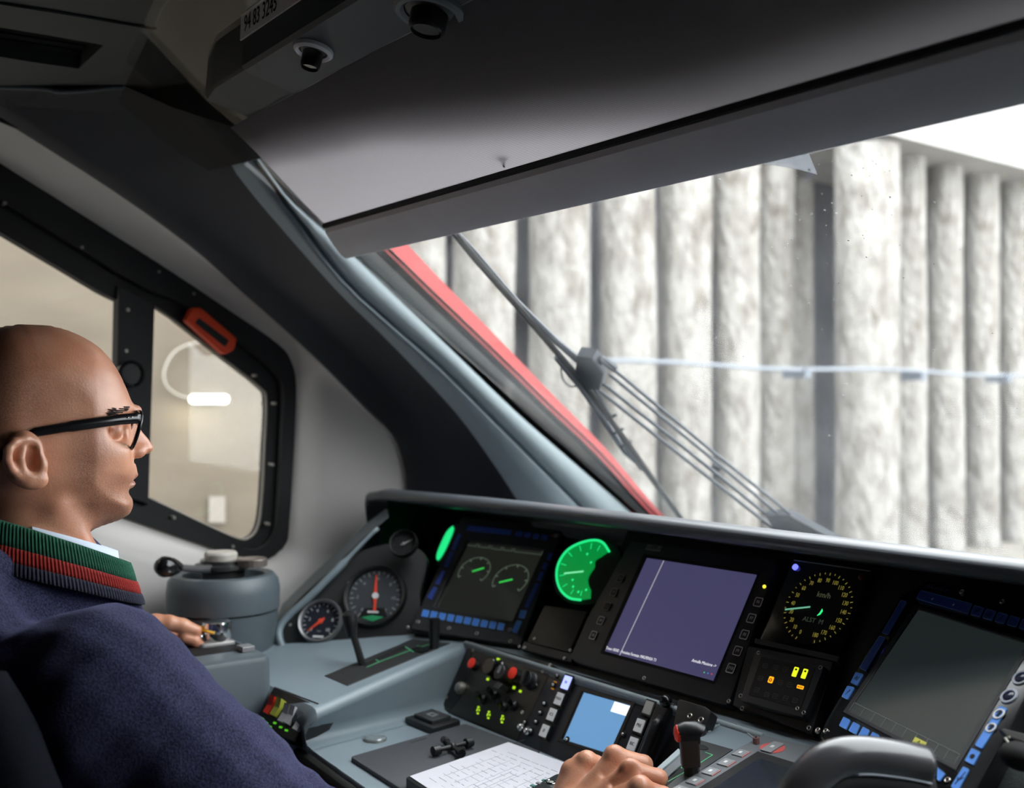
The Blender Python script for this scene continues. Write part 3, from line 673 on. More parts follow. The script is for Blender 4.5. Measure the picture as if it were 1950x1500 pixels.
# right hand shelf
ra = [SH.px(x, y) for x, y in ((1346, 1352), (1600, 1420), (2000, 1520), (2000, 1800), (1150, 1640), (1205, 1500), (1235, 1476), (1300, 1420), (1340, 1385))]
m = Mb(); m.prism(SH, ra, -.11, 0, .004); build(m, 'right_shelf', GREY, desk, smooth=30)
m = Mb(); e0 = [SH.at(x, y, .0006) for x, y in ((1348, 1394), (1375, 1376), (1404, 1379), (1442, 1411))]; m.tube(e0, .0012, 6); build(m, 'hatch_seam', GREY_L, desk)
for pts, mt, nm in (([(1215, 1500), (1292, 1430), (1300, 1436), (1228, 1500)], GREY_L, 'guide_strip'), ([(1232, 1500), (1303, 1438), (1316, 1446), (1255, 1500)], mat('guide_grey', (.14, .15, .165), .4), 'guide_strip')):
    m = Mb(); m.prism(SH, [SH.px(x, y) for x, y in pts], 0, .004, .001); build(m, nm, mt, desk)
# gauge cheek: black leaf shaped plate in a grey moulding
leaf = [(540, 1200), (552, 1182), (600, 1140), (650, 1090), (690, 1050), (760, 1035), (812, 1060), (800, 1130), (792, 1202), (700, 1214), (625, 1236), (572, 1243), (548, 1228)]
lf = [tuple(q) for q in spline([PG.px(x, y) for x, y in leaf + leaf[:1]], 60)[:-1]]
m = Mb(); m.prism(PG, lf, -.02, .002, .001); build(m, 'gauge_cheek', mat('gauge_cheek_black', (.020, .021, .022), .5, var=.1, vscale=10), desk, smooth=30)
m = Mb(); pa = [PG.at(x, y, .004) for x, y in ((720, 1005), (688, 1036), (650, 1076), (590, 1136), (548, 1174), (531, 1200), (537, 1230), (560, 1248))]; m.tube(spline(pa, 30), [.004] * 8 + [.007] * 22, 10); build(m, 'cheek_moulding', GREY, desk, smooth='all')
m = Mb(); bk = [PG.at(x, y, -.012) for x, y in ((740, 985), (690, 1025), (640, 1075), (580, 1130), (530, 1180), (510, 1230))]; 
m.loft([bk, [p + A((-.09, .05, .01)) for p in bk], [p + A((-.16, .10, -.10)) for p in bk]], flip=True); build(m, 'cheek_back', GREY_D, desk, smooth='all')

def lines(fr, segs, w, c, mtl, parent, name):
    m = Mb()
    for (x0, y0, x1, y1) in segs:
        d = A((x1 - x0, y1 - y0)); l = np.linalg.norm(d); d = d / l; n = A((-d[1], d[0])) * w / 2
        a, b = A((x0, y0)), A((x1, y1)); m.prism(fr, [a - n, b - n, b + n, a + n], c, c + .0003)
    o = build(m, name, mtl, parent); return o
def dial(name, label, fr, cx, cy, rp, face, bez, rimr, needle, ang, tickm, a0, a1, nt_, ctr=None, nm2=None, group='round pressure gauges of the desk'):
    """round instrument: bezel, dial, ticks, needle, glass"""
    a, b = fr.px(cx, cy); e, f_ = fr.px(cx + rp, cy); r = math.hypot(e - a, f_ - b)
    g = thing(name, fr.p(a, b), label, 'gauge', group)
    loc = fr.moved(fr.p(a, b))
    m = Mb(); m.lathe(loc, 0, 0, [(r * 1.16, 0), (r * 1.16, .008), (r * 1.10, .013), (r * 1.0, .011), (r * .99, .004), (r * .98, .002)], 40, cap=False); build(m, 'bezel', bez, g, smooth=35)
    m = Mb(); m.cyl(loc, 0, 0, r, -.001, .003, 36); dl = build(m, 'dial', face, g)
    seg = []
    for k in range(nt_):
        t = math.radians(a0 + (a1 - a0) * k / (nt_ - 1)); r0 = .78 if k % 2 == 0 else .86
        seg.append((r * r0 * math.cos(t), r * r0 * math.sin(t), r * .94 * math.cos(t), r * .94 * math.sin(t)))
    o = lines(loc, seg, r * .035, .0032, tickm, dl, 'tick_marks'); 
    t = math.radians(ang); d = A((math.cos(t), math.sin(t))); n = A((-d[1], d[0]))
    m = Mb(); m.prism(loc, [d * r * .78 - n * r * .015, d * r * .78 + n * r * .015, n * r * .07, -d * r * .25 + n * r * .05, -d * r * .25 - n * r * .05, -n * r * .07], .005, .0056); nd = build(m, 'needle', needle, g)
    m = Mb(); m.cyl(loc, 0, 0, r * .12, .004, .0072, 16, .0008); build(m, 'hub', ctr or needle, nd)
    return g, loc, r, dl
DIALB = mat('dial_blue_black', (.018, .022, .032), .4); DIALG = mat('dial_grey', (.055, .062, .070), .45); NEED = glow('needle_red', (1, .10, .05), .30)
RIM = mat('bezel_silver_rim', (.25, .25, .26), .35, .6)
g, l, r, dl = dial('pressure_gauge', 'small black pressure gauge with a red needle, nearest the left hand lever', PG, 612, 1184, 36, DIALB, RIM, 1, NEED, 222, WHITE_INK, 225, -45, 19)
for k, v in enumerate(('0', '2', '4', '6', '8', '10')):
    t = math.radians(225 - 270 * k / 5); text(v, l, r * .62 * math.cos(t), r * .62 * math.sin(t), r * .24, WHITE_INK, dl, c=.0033)
text('bar', l, 0, -r * .5, r * .18, GREY_INK, dl, c=.0033); m = Mb(); m.box(l, -r * .28, r * .28, -r * .84, -r * .74, .003, .0034); build(m, 'maker_strip', WHITE_INK, dl)
g, l, r, dl = dial('pressure_gauge', 'large grey duplex pressure gauge with red and white needle', PG, 716, 1136, 52, DIALG, BLACK, 1, NEED, 96, mat('tick_pale', (.35, .37, .39), .5), 235, -55, 25, ctr=WHITE_INK)
for k, v in enumerate(('0', '2', '4', '6', '8', '10', '12')):
    t = math.radians(232 - 284 * k / 6); text(v, l, r * .66 * math.cos(t), r * .66 * math.sin(t), r * .17, MATS['tick_pale'], dl, c=.0033)
m = Mb(); m.prism(l, [(-r * .5, -r * .78), (r * .05, -r * .98), (r * .55, -r * .75), (r * .40, -r * .42), (-r * .34, -r * .46)], .003, .0036); ct = build(m, 'label_cut', BLACK, dl)
m = Mb(); m.box(l, -r * .2, r * .2, -r * .62, -r * .55, .0036, .004); build(m, 'label_line', WHITE_INK, ct)
m = Mb(); m.prism(l, [(-r * .4, -r * .80), (r * .05, -r * .93), (r * .42, -r * .76), (0, -r * .70)], .0036, .004); build(m, 'green_sector', mat('dial_green', (.02, .22, .09), .5, emit=(.02, .5, .2), es=.1), ct)
m = Mb(); t = math.radians(276); d = A((math.cos(t), math.sin(t))); n = A((-d[1], d[0])); m.prism(l, [d * r * .55 - n * r * .05, d * r * .55 + n * r * .05, n * r * .03, -n * r * .03], .0045, .005); build(m, 'second_needle', NEED, dl)
FD = PG.moved(PG.at(770, 1037, .03))
dial('pressure_gauge', 'small dim black gauge under the left end of the hood', FD, 770, 1037, 23, BLACK_M, BLACK_M, 1, mat('needle_grey', (.30, .30, .30), .5), 30, DIM_INK, 225, -45, 15)
for x, y in ((553, 1190), (580, 1237), (665, 1110), (777, 1195)):
    a, b = PG.px(x, y); m = Mb(); m.cyl(PG, a, b, .003, .001, .003, 10, .0006); build(m, 'screw', STEEL, desk)

def devframe(plane, quad):
    P = [plane.at(x, y) for x, y in quad]
    return Fr(sum(P) / 4, unit(P[1] - P[0]) + unit(P[2] - P[3]), n=plane.n), P
def pr(fr, pts, c=0.): return [fr.px(x, y, c) for x, y in pts]
def key(fr, px, py, w, h, mtl, parent, name='key', c0=0., c1=.002, rad=.0012, frame=None):
    a, b = fr.px(px, py, c0); m = Mb(); m.rbox(fr, a - w / 2, a + w / 2, b - h / 2, b + h / 2, c0, c1, min(rad, w * .3, h * .3), .0004); return build(m, name, mtl, parent, smooth=30), a, b
def keyrow(fr, quads, mtl, parent, c=.0, edge=None):
    for qd in quads:
        m = Mb(); pts = rpoly(pr(fr, qd, c), .0012, 3); m.prism(fr, pts, c, c + .0014, .0004); o = build(m, 'key', mtl, parent)
        if edge:
            m = Mb(); ins = pois(pts, .0004 if sum(pts[i - 1][0] * pts[i][1] - pts[i][0] * pts[i - 1][1] for i in range(len(pts))) > 0 else .0004); m.frame(fr, pts, ins, c + .001, c + .0017); build(m, 'key_edge', edge, o)
def screw(fr, px, py, parent, r=.0028, c=0., mtl=None):
    a, b = fr.px(px, py, c); m = Mb(); m.frame(fr, circ(a, b, r, 14), circ(a, b, r * .55, 14), c - .001, c + .0016, .0004); s_ = build(m, 'screw', mtl or STEEL, parent, smooth=40)
    m = Mb(); m.cyl(fr, a, b, r * .55, c - .001, c + .0005, 8); build(m, 'socket', BLACK_M, s_)
def screen(fr, quad, mtl, parent, c=.0):
    m = Mb(); m.prism(fr, pr(fr, quad, c), c - .002, c); return build(m, 'screen', mtl, parent)
def inter(qd, s, t):
    TL, TR, BR, BL = [A(q, float) for q in qd]; return (TL * (1 - s) + TR * s) * (1 - t) + (BL * (1 - s) + BR * s) * t
BLUE = mat('key_blue', (.09, .29, .85), .4); BLUE_SHADED = mat('key_blue_shaded', (.035, .085, .40), .4); KEYEDGE = mat('key_edge_blue', (.16, .40, .85), .4)  # darker copy of the key blue puts shade into the upper keys' colour
SCR_D = mat('lcd_dark', (.012, .013, .013), .12, emit=(.10, .11, .09), es=.12, coat=.3)
LINE_G = glow('ui_green_grey', (.30, .42, .30), .32); NEED_G = glow('ui_needle_green', (.05, 1, .12), .75)

# left display with blue keys
QL = [(892, 1030), (1036, 1048), (976, 1184), (827, 1157)]
FLd, _ = devframe(PL_, QL)
d1 = thing('driver_display', FLd.p(0, 0, -.03), 'left desk display with two green dial graphics and blue keys', 'display')
m = Mb(); m.frame(FLd, rpoly(pr(FLd, [(880, 985), (1072, 1012), (992, 1231), (783, 1199)]), .006, 4), rpoly(pr(FLd, QL), .002, 4), -.035, .003, .001); build(m, 'bezel', BEZEL, d1, smooth=30)
m = Mb(); m.prism(FLd, pr(FLd, [(880, 985), (1072, 1012), (992, 1231), (783, 1199)]), -.04, -.012); build(m, 'case', BLACK_M, d1)
scr = screen(FLd, QL, SCR_D, d1, -.004)
keyrow(FLd, [[tuple(A((806.5, 1161)) * (1 - k / 9.35) + A((956, 1187)) * k / 9.35 + A(o)) for o in ((0, 0), (11.8, 2.1), (7.8, 15.0), (-4, 13))] for k in range(10)], BLUE, d1, .003, KEYEDGE)
keyrow(FLd, [[(893, 1001), (975, 1010), (972, 1019), (889, 1010)], [(984, 1012), (996, 1013), (993, 1022), (981, 1020)], [(1001, 1014), (1012, 1015), (1009, 1024), (998, 1022)], [(1017, 1016), (1028, 1018), (1025, 1026), (1014, 1025)], [(1033, 1018), (1044, 1020), (1041, 1029), (1030, 1027)]], BLUE_SHADED, d1, .003)
keyrow(FLd, [[(873, 1017), (880, 1019), (867, 1048), (860, 1046)], [(858, 1050), (865, 1052), (853, 1081), (845, 1079)], [(843, 1086), (849, 1088), (836, 1114), (829, 1111)], [(827, 1117), (833, 1119), (822, 1142), (813, 1138)]], BLUE_SHADED, d1, .003)
keyrow(FLd, [[(1046, 1053), (1054, 1055), (1049, 1067), (1041, 1065)], [(1037, 1071), (1045, 1073), (1040, 1085), (1032, 1083)], [(1029, 1089), (1037, 1091), (1031, 1106), (1023, 1104)], [(1020, 1110), (1028, 1112), (1007, 1158), (999, 1156)]], BLUE_SHADED, d1, .003)
keyrow(FLd, [[(992, 1162), (1004, 1163), (999, 1178), (988, 1176)], [(985, 1182), (995, 1183), (985, 1206), (975, 1203)]], BLUE, d1, .003, KEYEDGE)
for x, y in ((796, 1184), (855, 1196), (908, 1206), (972, 1221), (971, 1199), (1059, 1020)): screw(FLd, x, y, d1, .0035, .003)
m = Mb(); a, b = FLd.px(1052, 1019, .003); m.cyl(FLd, a, b, .0028, .003, .0046, 12); build(m, 'lamp', mat('lamp_red_dim', (.20, .02, .015), .4), d1)
def arcs(fr, cpx, cpy, rpx, t0, t1, parent, val, c):
    a, b = fr.px(cpx, cpy, c); e, f_ = fr.px(cpx + rpx, cpy, c); r = math.hypot(e - a, f_ - b); n = 26
    P = [(a + r * math.cos(math.radians(t0 + (t1 - t0) * k / n)), b + r * math.sin(math.radians(t0 + (t1 - t0) * k / n))) for k in range(n + 1)]
    lines(fr, [(*P[k], *P[k + 1]) for k in range(n)], r * .03, c, LINE_G, parent, 'dial_arc')
    sg_ = [];
    for k in range(0, 7):
        t = math.radians(t0 + (t1 - t0) * k / 6); sg_.append((a + r * .84 * math.cos(t), b + r * .84 * math.sin(t), a + r * math.cos(t), b + r * math.sin(t)))
    lines(fr, sg_, r * .05, c, LINE_G, parent, 'dial_ticks')
    t = math.radians(val); lines(fr, [(a + r * .12 * math.cos(t + math.pi), b + r * .12 * math.sin(t + math.pi), a + r * .62 * math.cos(t), b + r * .62 * math.sin(t))], r * .08, c + .0003, NEED_G, parent, 'dial_needle')
arcs(FLd, 903, 1087, 29, 215, -35, scr, 30, -.0038); arcs(FLd, 972, 1104, 33, 215, -35, scr, 205, -.0038)
sb = [[(894, 1028), (910, 1030), (907, 1040), (891, 1038)], [(914, 1030), (934, 1033), (931, 1043), (911, 1041)], [(938, 1033), (957, 1036), (954, 1047), (935, 1044)], [(961, 1036), (978, 1039), (975, 1049), (958, 1047)], [(982, 1039), (1034, 1046), (1031, 1056), (979, 1050)]]
for qd in sb:
    pts = pr(FLd, qd, -.0038); lines(FLd, [(*pts[k], *pts[(k + 1) % 4]) for k in range(4)], .0005, -.0038, LINE_G, scr, 'status_box')

# first green lit dial, mostly behind the left display
FGn = PC.moved(PC.at(850, 1035, -.01))
GREEN = glow('green_dial_glow', (.0, .50, .08), .48); GREEN_R = glow('green_rim_glow', (.02, 1, .30), .85)
gg = thing('green_dial', FGn.p(0, 0), 'thin crescent of a green lit dial left of the left display', 'gauge', 'green lit dials')
m = Mb(); m.prism(FGn, pr(FGn, spline([(863, 1002), (852, 1013), (841, 1035), (833, 1056), (834, 1067), (842, 1058), (853, 1037), (864, 1010), (863, 1002)], 30)[:-1]), .0, .002); build(m, 'lit_rim', GREEN_R, gg)
m = Mb(); m.prism(FGn, pr(FGn, spline([(868, 995), (846, 1012), (830, 1040), (826, 1064), (838, 1078), (852, 1068), (868, 1040), (875, 1008), (868, 995)], 24)[:-1]), -.012, -.001); build(m, 'casing', BLACK_M, gg)
# second green lit dial
FGm = PC.moved(PC.at(1112, 1086, .0))
gg = thing('green_dial', FGm.p(0, 0), 'round green lit dial with a dark bite between the two screens', 'gauge', 'green lit dials')
outl = [(1125, 1140), (1106, 1142), (1084, 1138), (1067, 1122), (1060, 1098), (1064, 1072), (1080, 1048), (1104, 1034), (1130, 1028), (1148, 1033), (1160, 1050)]
inn = [(1146, 1060), (1134, 1068), (1133, 1080), (1125, 1092), (1120, 1104), (1122, 1116), (1126, 1124)]
m = Mb(); m.prism(FGm, pr(FGm, [tuple(q) for q in spline(outl, 30)] + [tuple(q) for q in spline(inn, 14)]), .0, .002); dface = build(m, 'lit_dial', GREEN, gg)  # lit face drawn with a notch on its right side
m = Mb(); m.tube([FGm.at(x, y, .003) for x, y in spline(outl[1:], 34)], .0021, 6); build(m, 'lit_rim', GREEN_R, gg)
m = Mb(); m.prism(FGm, pr(FGm, [tuple(q) for q in spline([(1150, 1022), (1100, 1028), (1062, 1062), (1052, 1104), (1066, 1136), (1100, 1150), (1140, 1142), (1172, 1100), (1180, 1050), (1150, 1022)], 40)[:-1]]), -.03, -.001); build(m, 'casing', BLACK_M, gg)
ca, cb = FGm.px(1118, 1090); 
lines(FGm, [(*FGm.px(1076, 1093), *FGm.px(1113, 1089))], .0026, .0025, glow('green_needle', (.25, 1, .5), .9), dface, 'needle')
seg = []
for x, y in outl[1:-1]:
    a, b = FGm.px(x, y); seg.append((a + (ca - a) * .12, b + (cb - b) * .12, a + (ca - a) * .30, b + (cb - b) * .30))
lines(FGm, seg, .0012, .0022, MATS['green_rim_glow'], dface, 'tick_marks')
for x, y in ((1120, 1056), (1127, 1072), (1093, 1118), (1103, 1128), (1118, 1124), (1092, 1105)):
    a, b = FGm.px(x, y); m = Mb(); m.cyl(FGm, a, b, .0022, .002, .0026, 8); build(m, 'numeral_dot', MATS['green_rim_glow'], dface)
# blank plate
bp_ = thing('blank_plate', PC.at(1062, 1195), 'plain black blanking plate below the green dial', 'panel')
m = Mb(); m.prism(PC, rpoly(pr(PC, [(1040, 1153), (1122, 1166), (1086, 1243), (1006, 1224)]), .004, 3), -.01, .004, .0015); build(m, 'plate', mat('plate_brown_black', (.018, .017, .015), .4, var=.1, vscale=20), bp_, smooth=30)
m = Mb(); m.prism(PC, pr(PC, [(1000, 1222), (1095, 1246), (1088, 1262), (992, 1236)]), -.01, .002, .001); build(m, 'lower_lip', BEZEL, bp_)
for x, y in ((1018, 1216), (1086, 1238), (989, 1231), (999, 1233), (1075, 1253)): screw(PC, x, y, bp_, .0024, .004)

# centre display
QC = [(1232, 1062), (1440, 1094), (1357, 1295), (1152, 1239)]
FCd, _ = devframe(PC, QC)
d2 = thing('train_display', FCd.p(0, 0, -.03), 'central desk display with a violet blank screen and F keys', 'display')
bz = [(1205, 1030), (1478, 1068), (1480, 1080), (1392, 1338), (1385, 1345), (1098, 1263), (1089, 1252), (1120, 1180)]
m = Mb(); m.prism(FCd, rpoly(pr(FCd, bz), .004, 3), -.03, .004, .002); build(m, 'case', BEZEL, d2, smooth=30)
SCR_V = mat('lcd_violet', (.02, .02, .03), .2, emit=(.062, .057, .135), es=.88)
fq = rpoly(pr(FCd, [(1226, 1055), (1448, 1088), (1361, 1303), (1143, 1244)], .004), .002, 3)
m = Mb(); m.prism(FCd, fq, .004, .0045); build(m, 'screen_mask', BLACK_M, d2)
scr = screen(FCd, QC, SCR_V, d2, .0062)
UIW = glow('ui_white', (.85, .85, .9), .95)
lines(FCd, [(*FCd.px(1264, 1067, .0065), *FCd.px(1180, 1247, .0065))], .0013, .0063, glow('ui_line', (.62, .60, .68), .7), scr, 'screen_line')
p0 = A(FCd.px(1154, 1233, .0065)); p1 = A(FCd.px(1257, 1259, .0065)); L_ = np.linalg.norm(p1 - p0)
fu = FCd.rot(math.atan2(p1[1] - p0[1], p1[0] - p0[0]), FCd.p(*p0))
text('Treno 10242 - Prossima Fermata: MALPENSA T1', fu, 0, 0, .0063, UIW, scr, align='LEFT', c=.0065, sx=.82, depth=.0001)
a, b = FCd.px(1364, 1268, .0065); text('Annulla Missione ->', fu.moved(FCd.p(a, b)), 0, 0, .0063, UIW, scr, align='RIGHT', c=.0065, sx=.86, depth=.0001)
for x, y, cc in ((1341, 1280, (.1, .8, .2)), (1348, 1281.5, (.1, .3, .9)), (1355, 1283, (.9, .08, .1))):
    a, b = FCd.px(x, y, .0065); m = Mb(); m.cyl(FCd, a, b, .0011, .0062, .0066, 8); build(m, 'status_dot', glow('dot%d' % x, cc, .6), scr)
def fkey(x, y, s, mtl):
    a, b = FCd.px(x, y, .004); w = .0066
    m = Mb(); m.rbox(FCd, a - w, a + w, b - w, b + w, .004, .0056, .002, .0004); k_ = build(m, 'key', BLACK, d2)
    m = Mb(); m.frame(FCd, rrect(a - w, a + w, b - w, b + w, .002), rrect(a - w + .0011, a + w - .0011, b - w + .0011, b + w - .0011, .0014), .0056, .0059); build(m, 'key_edge', mtl, k_)
    text(s, FCd, a, b, .0062, mtl, k_, c=.0058, sx=.85, depth=.0001)
for k, (x, y) in enumerate(((1182, 1102), (1170, 1128), (1157, 1155), (1145, 1182), (1131, 1210))): fkey(x, y, 'F%d' % (k + 1), WHITE_INK if k > 2 else GREY_INK)
for k, (x, y) in enumerate(((1445, 1147), (1432, 1178), (1419, 1209), (1406, 1240), (1393, 1273))): fkey(x, y, 'F%d' % (k + 6), WHITE_INK)
m = Mb(); a, b = FCd.px(1456, 1117, .004); m.ball(FCd.p(a, b, .0045), .0026, 10); build(m, 'indicator_lamp', glow('led_yellow', (1, .85, .06), 1.3), d2, smooth='all')
m = Mb(); m.prism(FCd, rpoly(pr(FCd, [(1234, 1036), (1261, 1040), (1257, 1050), (1230, 1046)], .004), .001, 2), .004, .0055, .0004); lg = build(m, 'badge', mat('badge_grey', (.16, .16, .165), .4, .4), d2)
a, b = FCd.px(1246, 1043, .0055); text('ETR', FCd, a, b, .0075, BLACK, lg, c=.0056, shear=.2)
for x, y in ((1227, 1291), (1388, 1335)): screw(FCd, x, y, d2, .0028, .004)

# speedometer
FS = PC.moved(PC.at(1558, 1157, -.002))
sp = thing('speedometer', FS.p(0, 0, -.02), 'round speedometer with yellow numerals and green needle', 'gauge')
m = Mb(); m.prism(FS, rpoly(pr(FS, [(1512, 1062), (1660, 1085), (1598, 1252), (1445, 1218)], 0), .004, 3), -.02, .0, .0015); build(m, 'case', BLACK_G, sp, smooth=30)
m = Mb(); m.tube([FS.at(1512, 1066, .001), FS.at(1657, 1087, .001)], .0008, 5); build(m, 'case_edge', GREY_INK, sp)
m = Mb(); m.prism(FS, pr(FS, [(1440, 1216), (1602, 1252), (1597, 1262), (1438, 1226)]), -.012, .003, .001); build(m, 'sill', BEZEL, sp)
rS = abs(FS.px(1619, 1158)[0] - FS.px(1497, 1158)[0]) / 2 * .97
m = Mb(); m.cyl(FS, 0, 0, rS * 1.12, .0, .001, 40); df = build(m, 'dial', BLACK_M, sp)
YEL = mat('numeral_yellow', (.62, .55, .10), .5, emit=(.7, .6, .1), es=.22)
seg = []
for v in range(0, 181, 5):
    t = math.radians(253 - 1.81 * v); r0 = 1.02 if v % 10 == 0 else 1.05; seg.append((rS * r0 * math.cos(t), rS * r0 * math.sin(t), rS * 1.10 * math.cos(t), rS * 1.10 * math.sin(t)))
lines(FS, seg, .0010, .0012, YEL, df, 'tick_marks')
for v in range(0, 181, 10):
    t = math.radians(253 - 1.81 * v); text(str(v), FS, rS * .86 * math.cos(t), rS * .86 * math.sin(t), .0085, YEL, df, 'numeral', c=.0012, sx=.72, depth=.0001)
text('km/h', FS, *FS.px(1570, 1134), .0105, mat('kmh_ink', (.30, .34, .20), .5, emit=(.3, .35, .2), es=.12), df, c=.0012)
text('ALST  M', FS, *FS.px(1549, 1182), .0088, mat('alst_ink', (.16, .20, .15), .5, emit=(.2, .3, .2), es=.10), df, c=.0012)
lines(FS, [(*FS.px(1497, 1162), *FS.px(1545, 1157))], .0022, .0025, glow('speed_needle', (.25, .75, .5), .55), sp, 'needle')
m = Mb(); m.prism(FS, pr(FS, [(1567, 1160), (1568, 1164), (1563, 1171), (1557, 1173), (1562, 1168)]), .0012, .002); build(m, 'hub_glow', glow('hub_green', (.05, 1, .3), .9), sp)
for x, y, mt in ((1515, 1080, glow('led_blue', (.12, .14, 1), 2.2)), (1641, 1099, mat('led_red_off', (.16, .012, .01), .4))):
    a, b = FS.px(x, y); m = Mb(); m.lathe(FS, a, b, [(.0042, 0), (.0042, .0018), (.003, .003), (0, .0033)], 14); build(m, 'indicator_lamp', mt, sp, smooth=True)

# annunciator panel
an = thing('warning_panel', PC.at(1490, 1300), 'small black warning light panel with yellow and amber symbols lit', 'panel')
m = Mb(); m.prism(PC, rpoly(pr(PC, [(1428, 1232), (1590, 1262), (1548, 1400), (1398, 1345)]), .003, 2), -.02, .004, .001); build(m, 'mount', BEZEL, an)
FA = PC.moved(PC.at(1490, 1300, .018))
m = Mb(); m.prism(FA, rpoly(pr(FA, [(1438, 1238), (1570, 1268), (1530, 1366), (1409, 1334)]), .003, 2), -.016, .0, .0015); bx_ = build(m, 'case', mat('annun_case', (.030, .032, .034), .45, var=.08, vscale=30), an, smooth=30)
m = Mb(); m.prism(FA, rpoly(pr(FA, [(1450, 1250), (1553, 1272), (1525, 1350), (1425, 1323)]), .002, 2), .0, .0008, .0003); fc = build(m, 'face', BLACK, an)
def lit(px, py, w, h, mtl, nm='symbol'):
    a, b = FA.px(px, py, .001); m = Mb(); m.rbox(FA, a - w, a + w, b - h, b + h, .0008, .0013, min(w, h) * .35); return build(m, nm, mtl, fc), a, b
YL = glow('symbol_yellow', (.85, .95, .02), 1.0); AM = glow('symbol_amber', (1, .42, .01), 1.15)
for x, y in ((1514.5, 1279), (1532, 1282.5)):
    o, a, b = lit(x, y, .0034, .0062, YL); m = Mb(); m.box(FA, a - .0012, a + .0014, b + .0020, b + .0042, .0013, .0016); build(m, 'symbol_window', BLACK_M, o)
o, a, b = lit(1468, 1294, .0036, .0042, AM); m = Mb(); m.frame(FA, circ(a, b - .0004, .0022, 10), circ(a, b - .0004, .0012, 10), .0013, .0016); build(m, 'symbol_mark', RED, o)
o, a, b = lit(1524, 1308, .0048, .0022, AM)
for k in (-1, 0, 1): m = Mb(); m.cyl(FA, a + k * .0026, b, .0008, .0013, .0016, 8); build(m, 'symbol_mark', RED, o)
for x, y in ((1457, 1267), (1477, 1270), (1496, 1274), (1448, 1291), (1486, 1299), (1504, 1303), (1441, 1313), (1460, 1322), (1476, 1325), (1496, 1329), (1514, 1333)):
    a, b = FA.px(x, y, .001); pts = rrect(a - .0036, a + .0036, b - .003, b + .003, .001, 2); m = Mb(); m.frame(FA, pts, pois(pts, .0007), .0008, .0011); build(m, 'symbol', DIM_INK, fc)
    m = Mb(); m.box(FA, a - .0018, a + .0018, b - .0004, b + .0004, .0008, .0011); build(m, 'symbol_stroke', DIM_INK, fc)
for x, y in ((1445, 1243), (1563, 1271), (1531, 1357), (1519, 1349)): screw(FA, x, y, an, .0026, .0)
for x, y in ((1411, 1325), (1414, 1349), (1541, 1386), (1557, 1392)): screw(PC, x, y, an, .0030, .004)

# right display with blue keys
QR = [(1749, 1161), (1957, 1227), (1817, 1457), (1617, 1355)]
FRd, _ = devframe(PR_, QR)
d3 = thing('driver_display', FRd.p(0, 0, -.03), 'right desk display with a dark screen and bright blue keys', 'display')
ob = [(1738, 1095), (2010, 1170), (1990, 1260), (1838, 1545), (1600, 1436), (1560, 1402), (1572, 1372)]
m = Mb(); m.prism(FRd, rpoly(pr(FRd, ob), .004, 3), -.035, .0, .002); build(m, 'case', mat('gloss_bezel', (.010, .010, .011), .16), d3, smooth=30)
SCR_R = mat('lcd_grey', (.030, .036, .038), .16, emit=(.05, .07, .07), es=.22)
m = Mb(); m.frame(FRd, pr(FRd, [(1744, 1152), (1968, 1224), (1820, 1468), (1606, 1357)], 0), pr(FRd, QR, 0), -.003, .0015, .0006); build(m, 'screen_rim', BEZEL, d3)
scr = screen(FRd, QR, SCR_R, d3, .0006)
lines(FRd, [(*FRd.px(1749, 1161), *FRd.px(1719, 1209))], .0012, .0016, WHITE_INK, scr, 'rim_glint') if False else None
seg = []; 
for k in range(11):
    s0 = k / 10; p, q = inter(QR, s0, .915), inter(QR, s0, .995); seg.append((*FRd.px(*p), *FRd.px(*q)))
seg.append((*FRd.px(*inter(QR, 0, .915)), *FRd.px(*inter(QR, 1, .915)))); lines(FRd, seg, .0005, .0008, mat('ui_grey_line', (.10, .12, .12), .4, emit=(.3, .35, .35), es=.2), scr, 'soft_key_grid')
m = Mb(); m.prism(FRd, pr(FRd, [(1744, 1404), (1766, 1415), (1760, 1426), (1738, 1414)]), .0009, .0012); wq = build(m, 'warning_box', mat('ui_yellow', (.3, .3, .05), .4, emit=(.6, .58, .10), es=.42), scr)
a, b = FRd.px(1751, 1414); m = Mb(); m.frame(FRd, circ(a, b, .0022, 3, 90, 450), circ(a, b, .0011, 3, 90, 450), .0012, .0014); build(m, 'warning_triangle', BLACK_M, wq)
kq = [[(1717, 1144), (1728, 1147), (1692, 1210), (1681, 1206)], [(1676, 1212), (1687, 1215), (1650, 1279), (1638, 1273)]]
keyrow(FRd, kq, BLUE_SHADED, d3, .0, KEYEDGE)
def lkey(qd, s, mtl, sz, ink=None):
    pts = rpoly(pr(FRd, qd), .0012, 3); m = Mb(); m.prism(FRd, pts, 0, .0014, .0004); o = build(m, 'key', mtl, d3)
    m = Mb(); m.frame(FRd, pts, pois(pts, .0004), .001, .0017); build(m, 'key_edge', KEYEDGE, o)
    c = np.mean(A(qd, float), 0); a, b = FRd.px(*c)
    if s: text(s, FRd, a, b, sz, ink or BLACK_M, o, c=.0016, depth=.0001)
    return o, a, b
lkey([(1631, 1281), (1645, 1285), (1633, 1306), (1621, 1301)], 'RI', BLUE, .0075)
lkey([(1615, 1307), (1628, 1310), (1615, 1333), (1604, 1328)], '?', BLUE, .011)
for k in range(6):
    o_ = A((1600 + k * 18.4, 1366 + k * 9.6)); lkey([tuple(o_ + A(q)) for q in ((8, 0), (20, 6), (12, 24), (-1, 17))], '', BLUE, 0)
lkey([(1755, 1125), (1852, 1151), (1845, 1170), (1746, 1141)], '', BLUE_SHADED, 0)
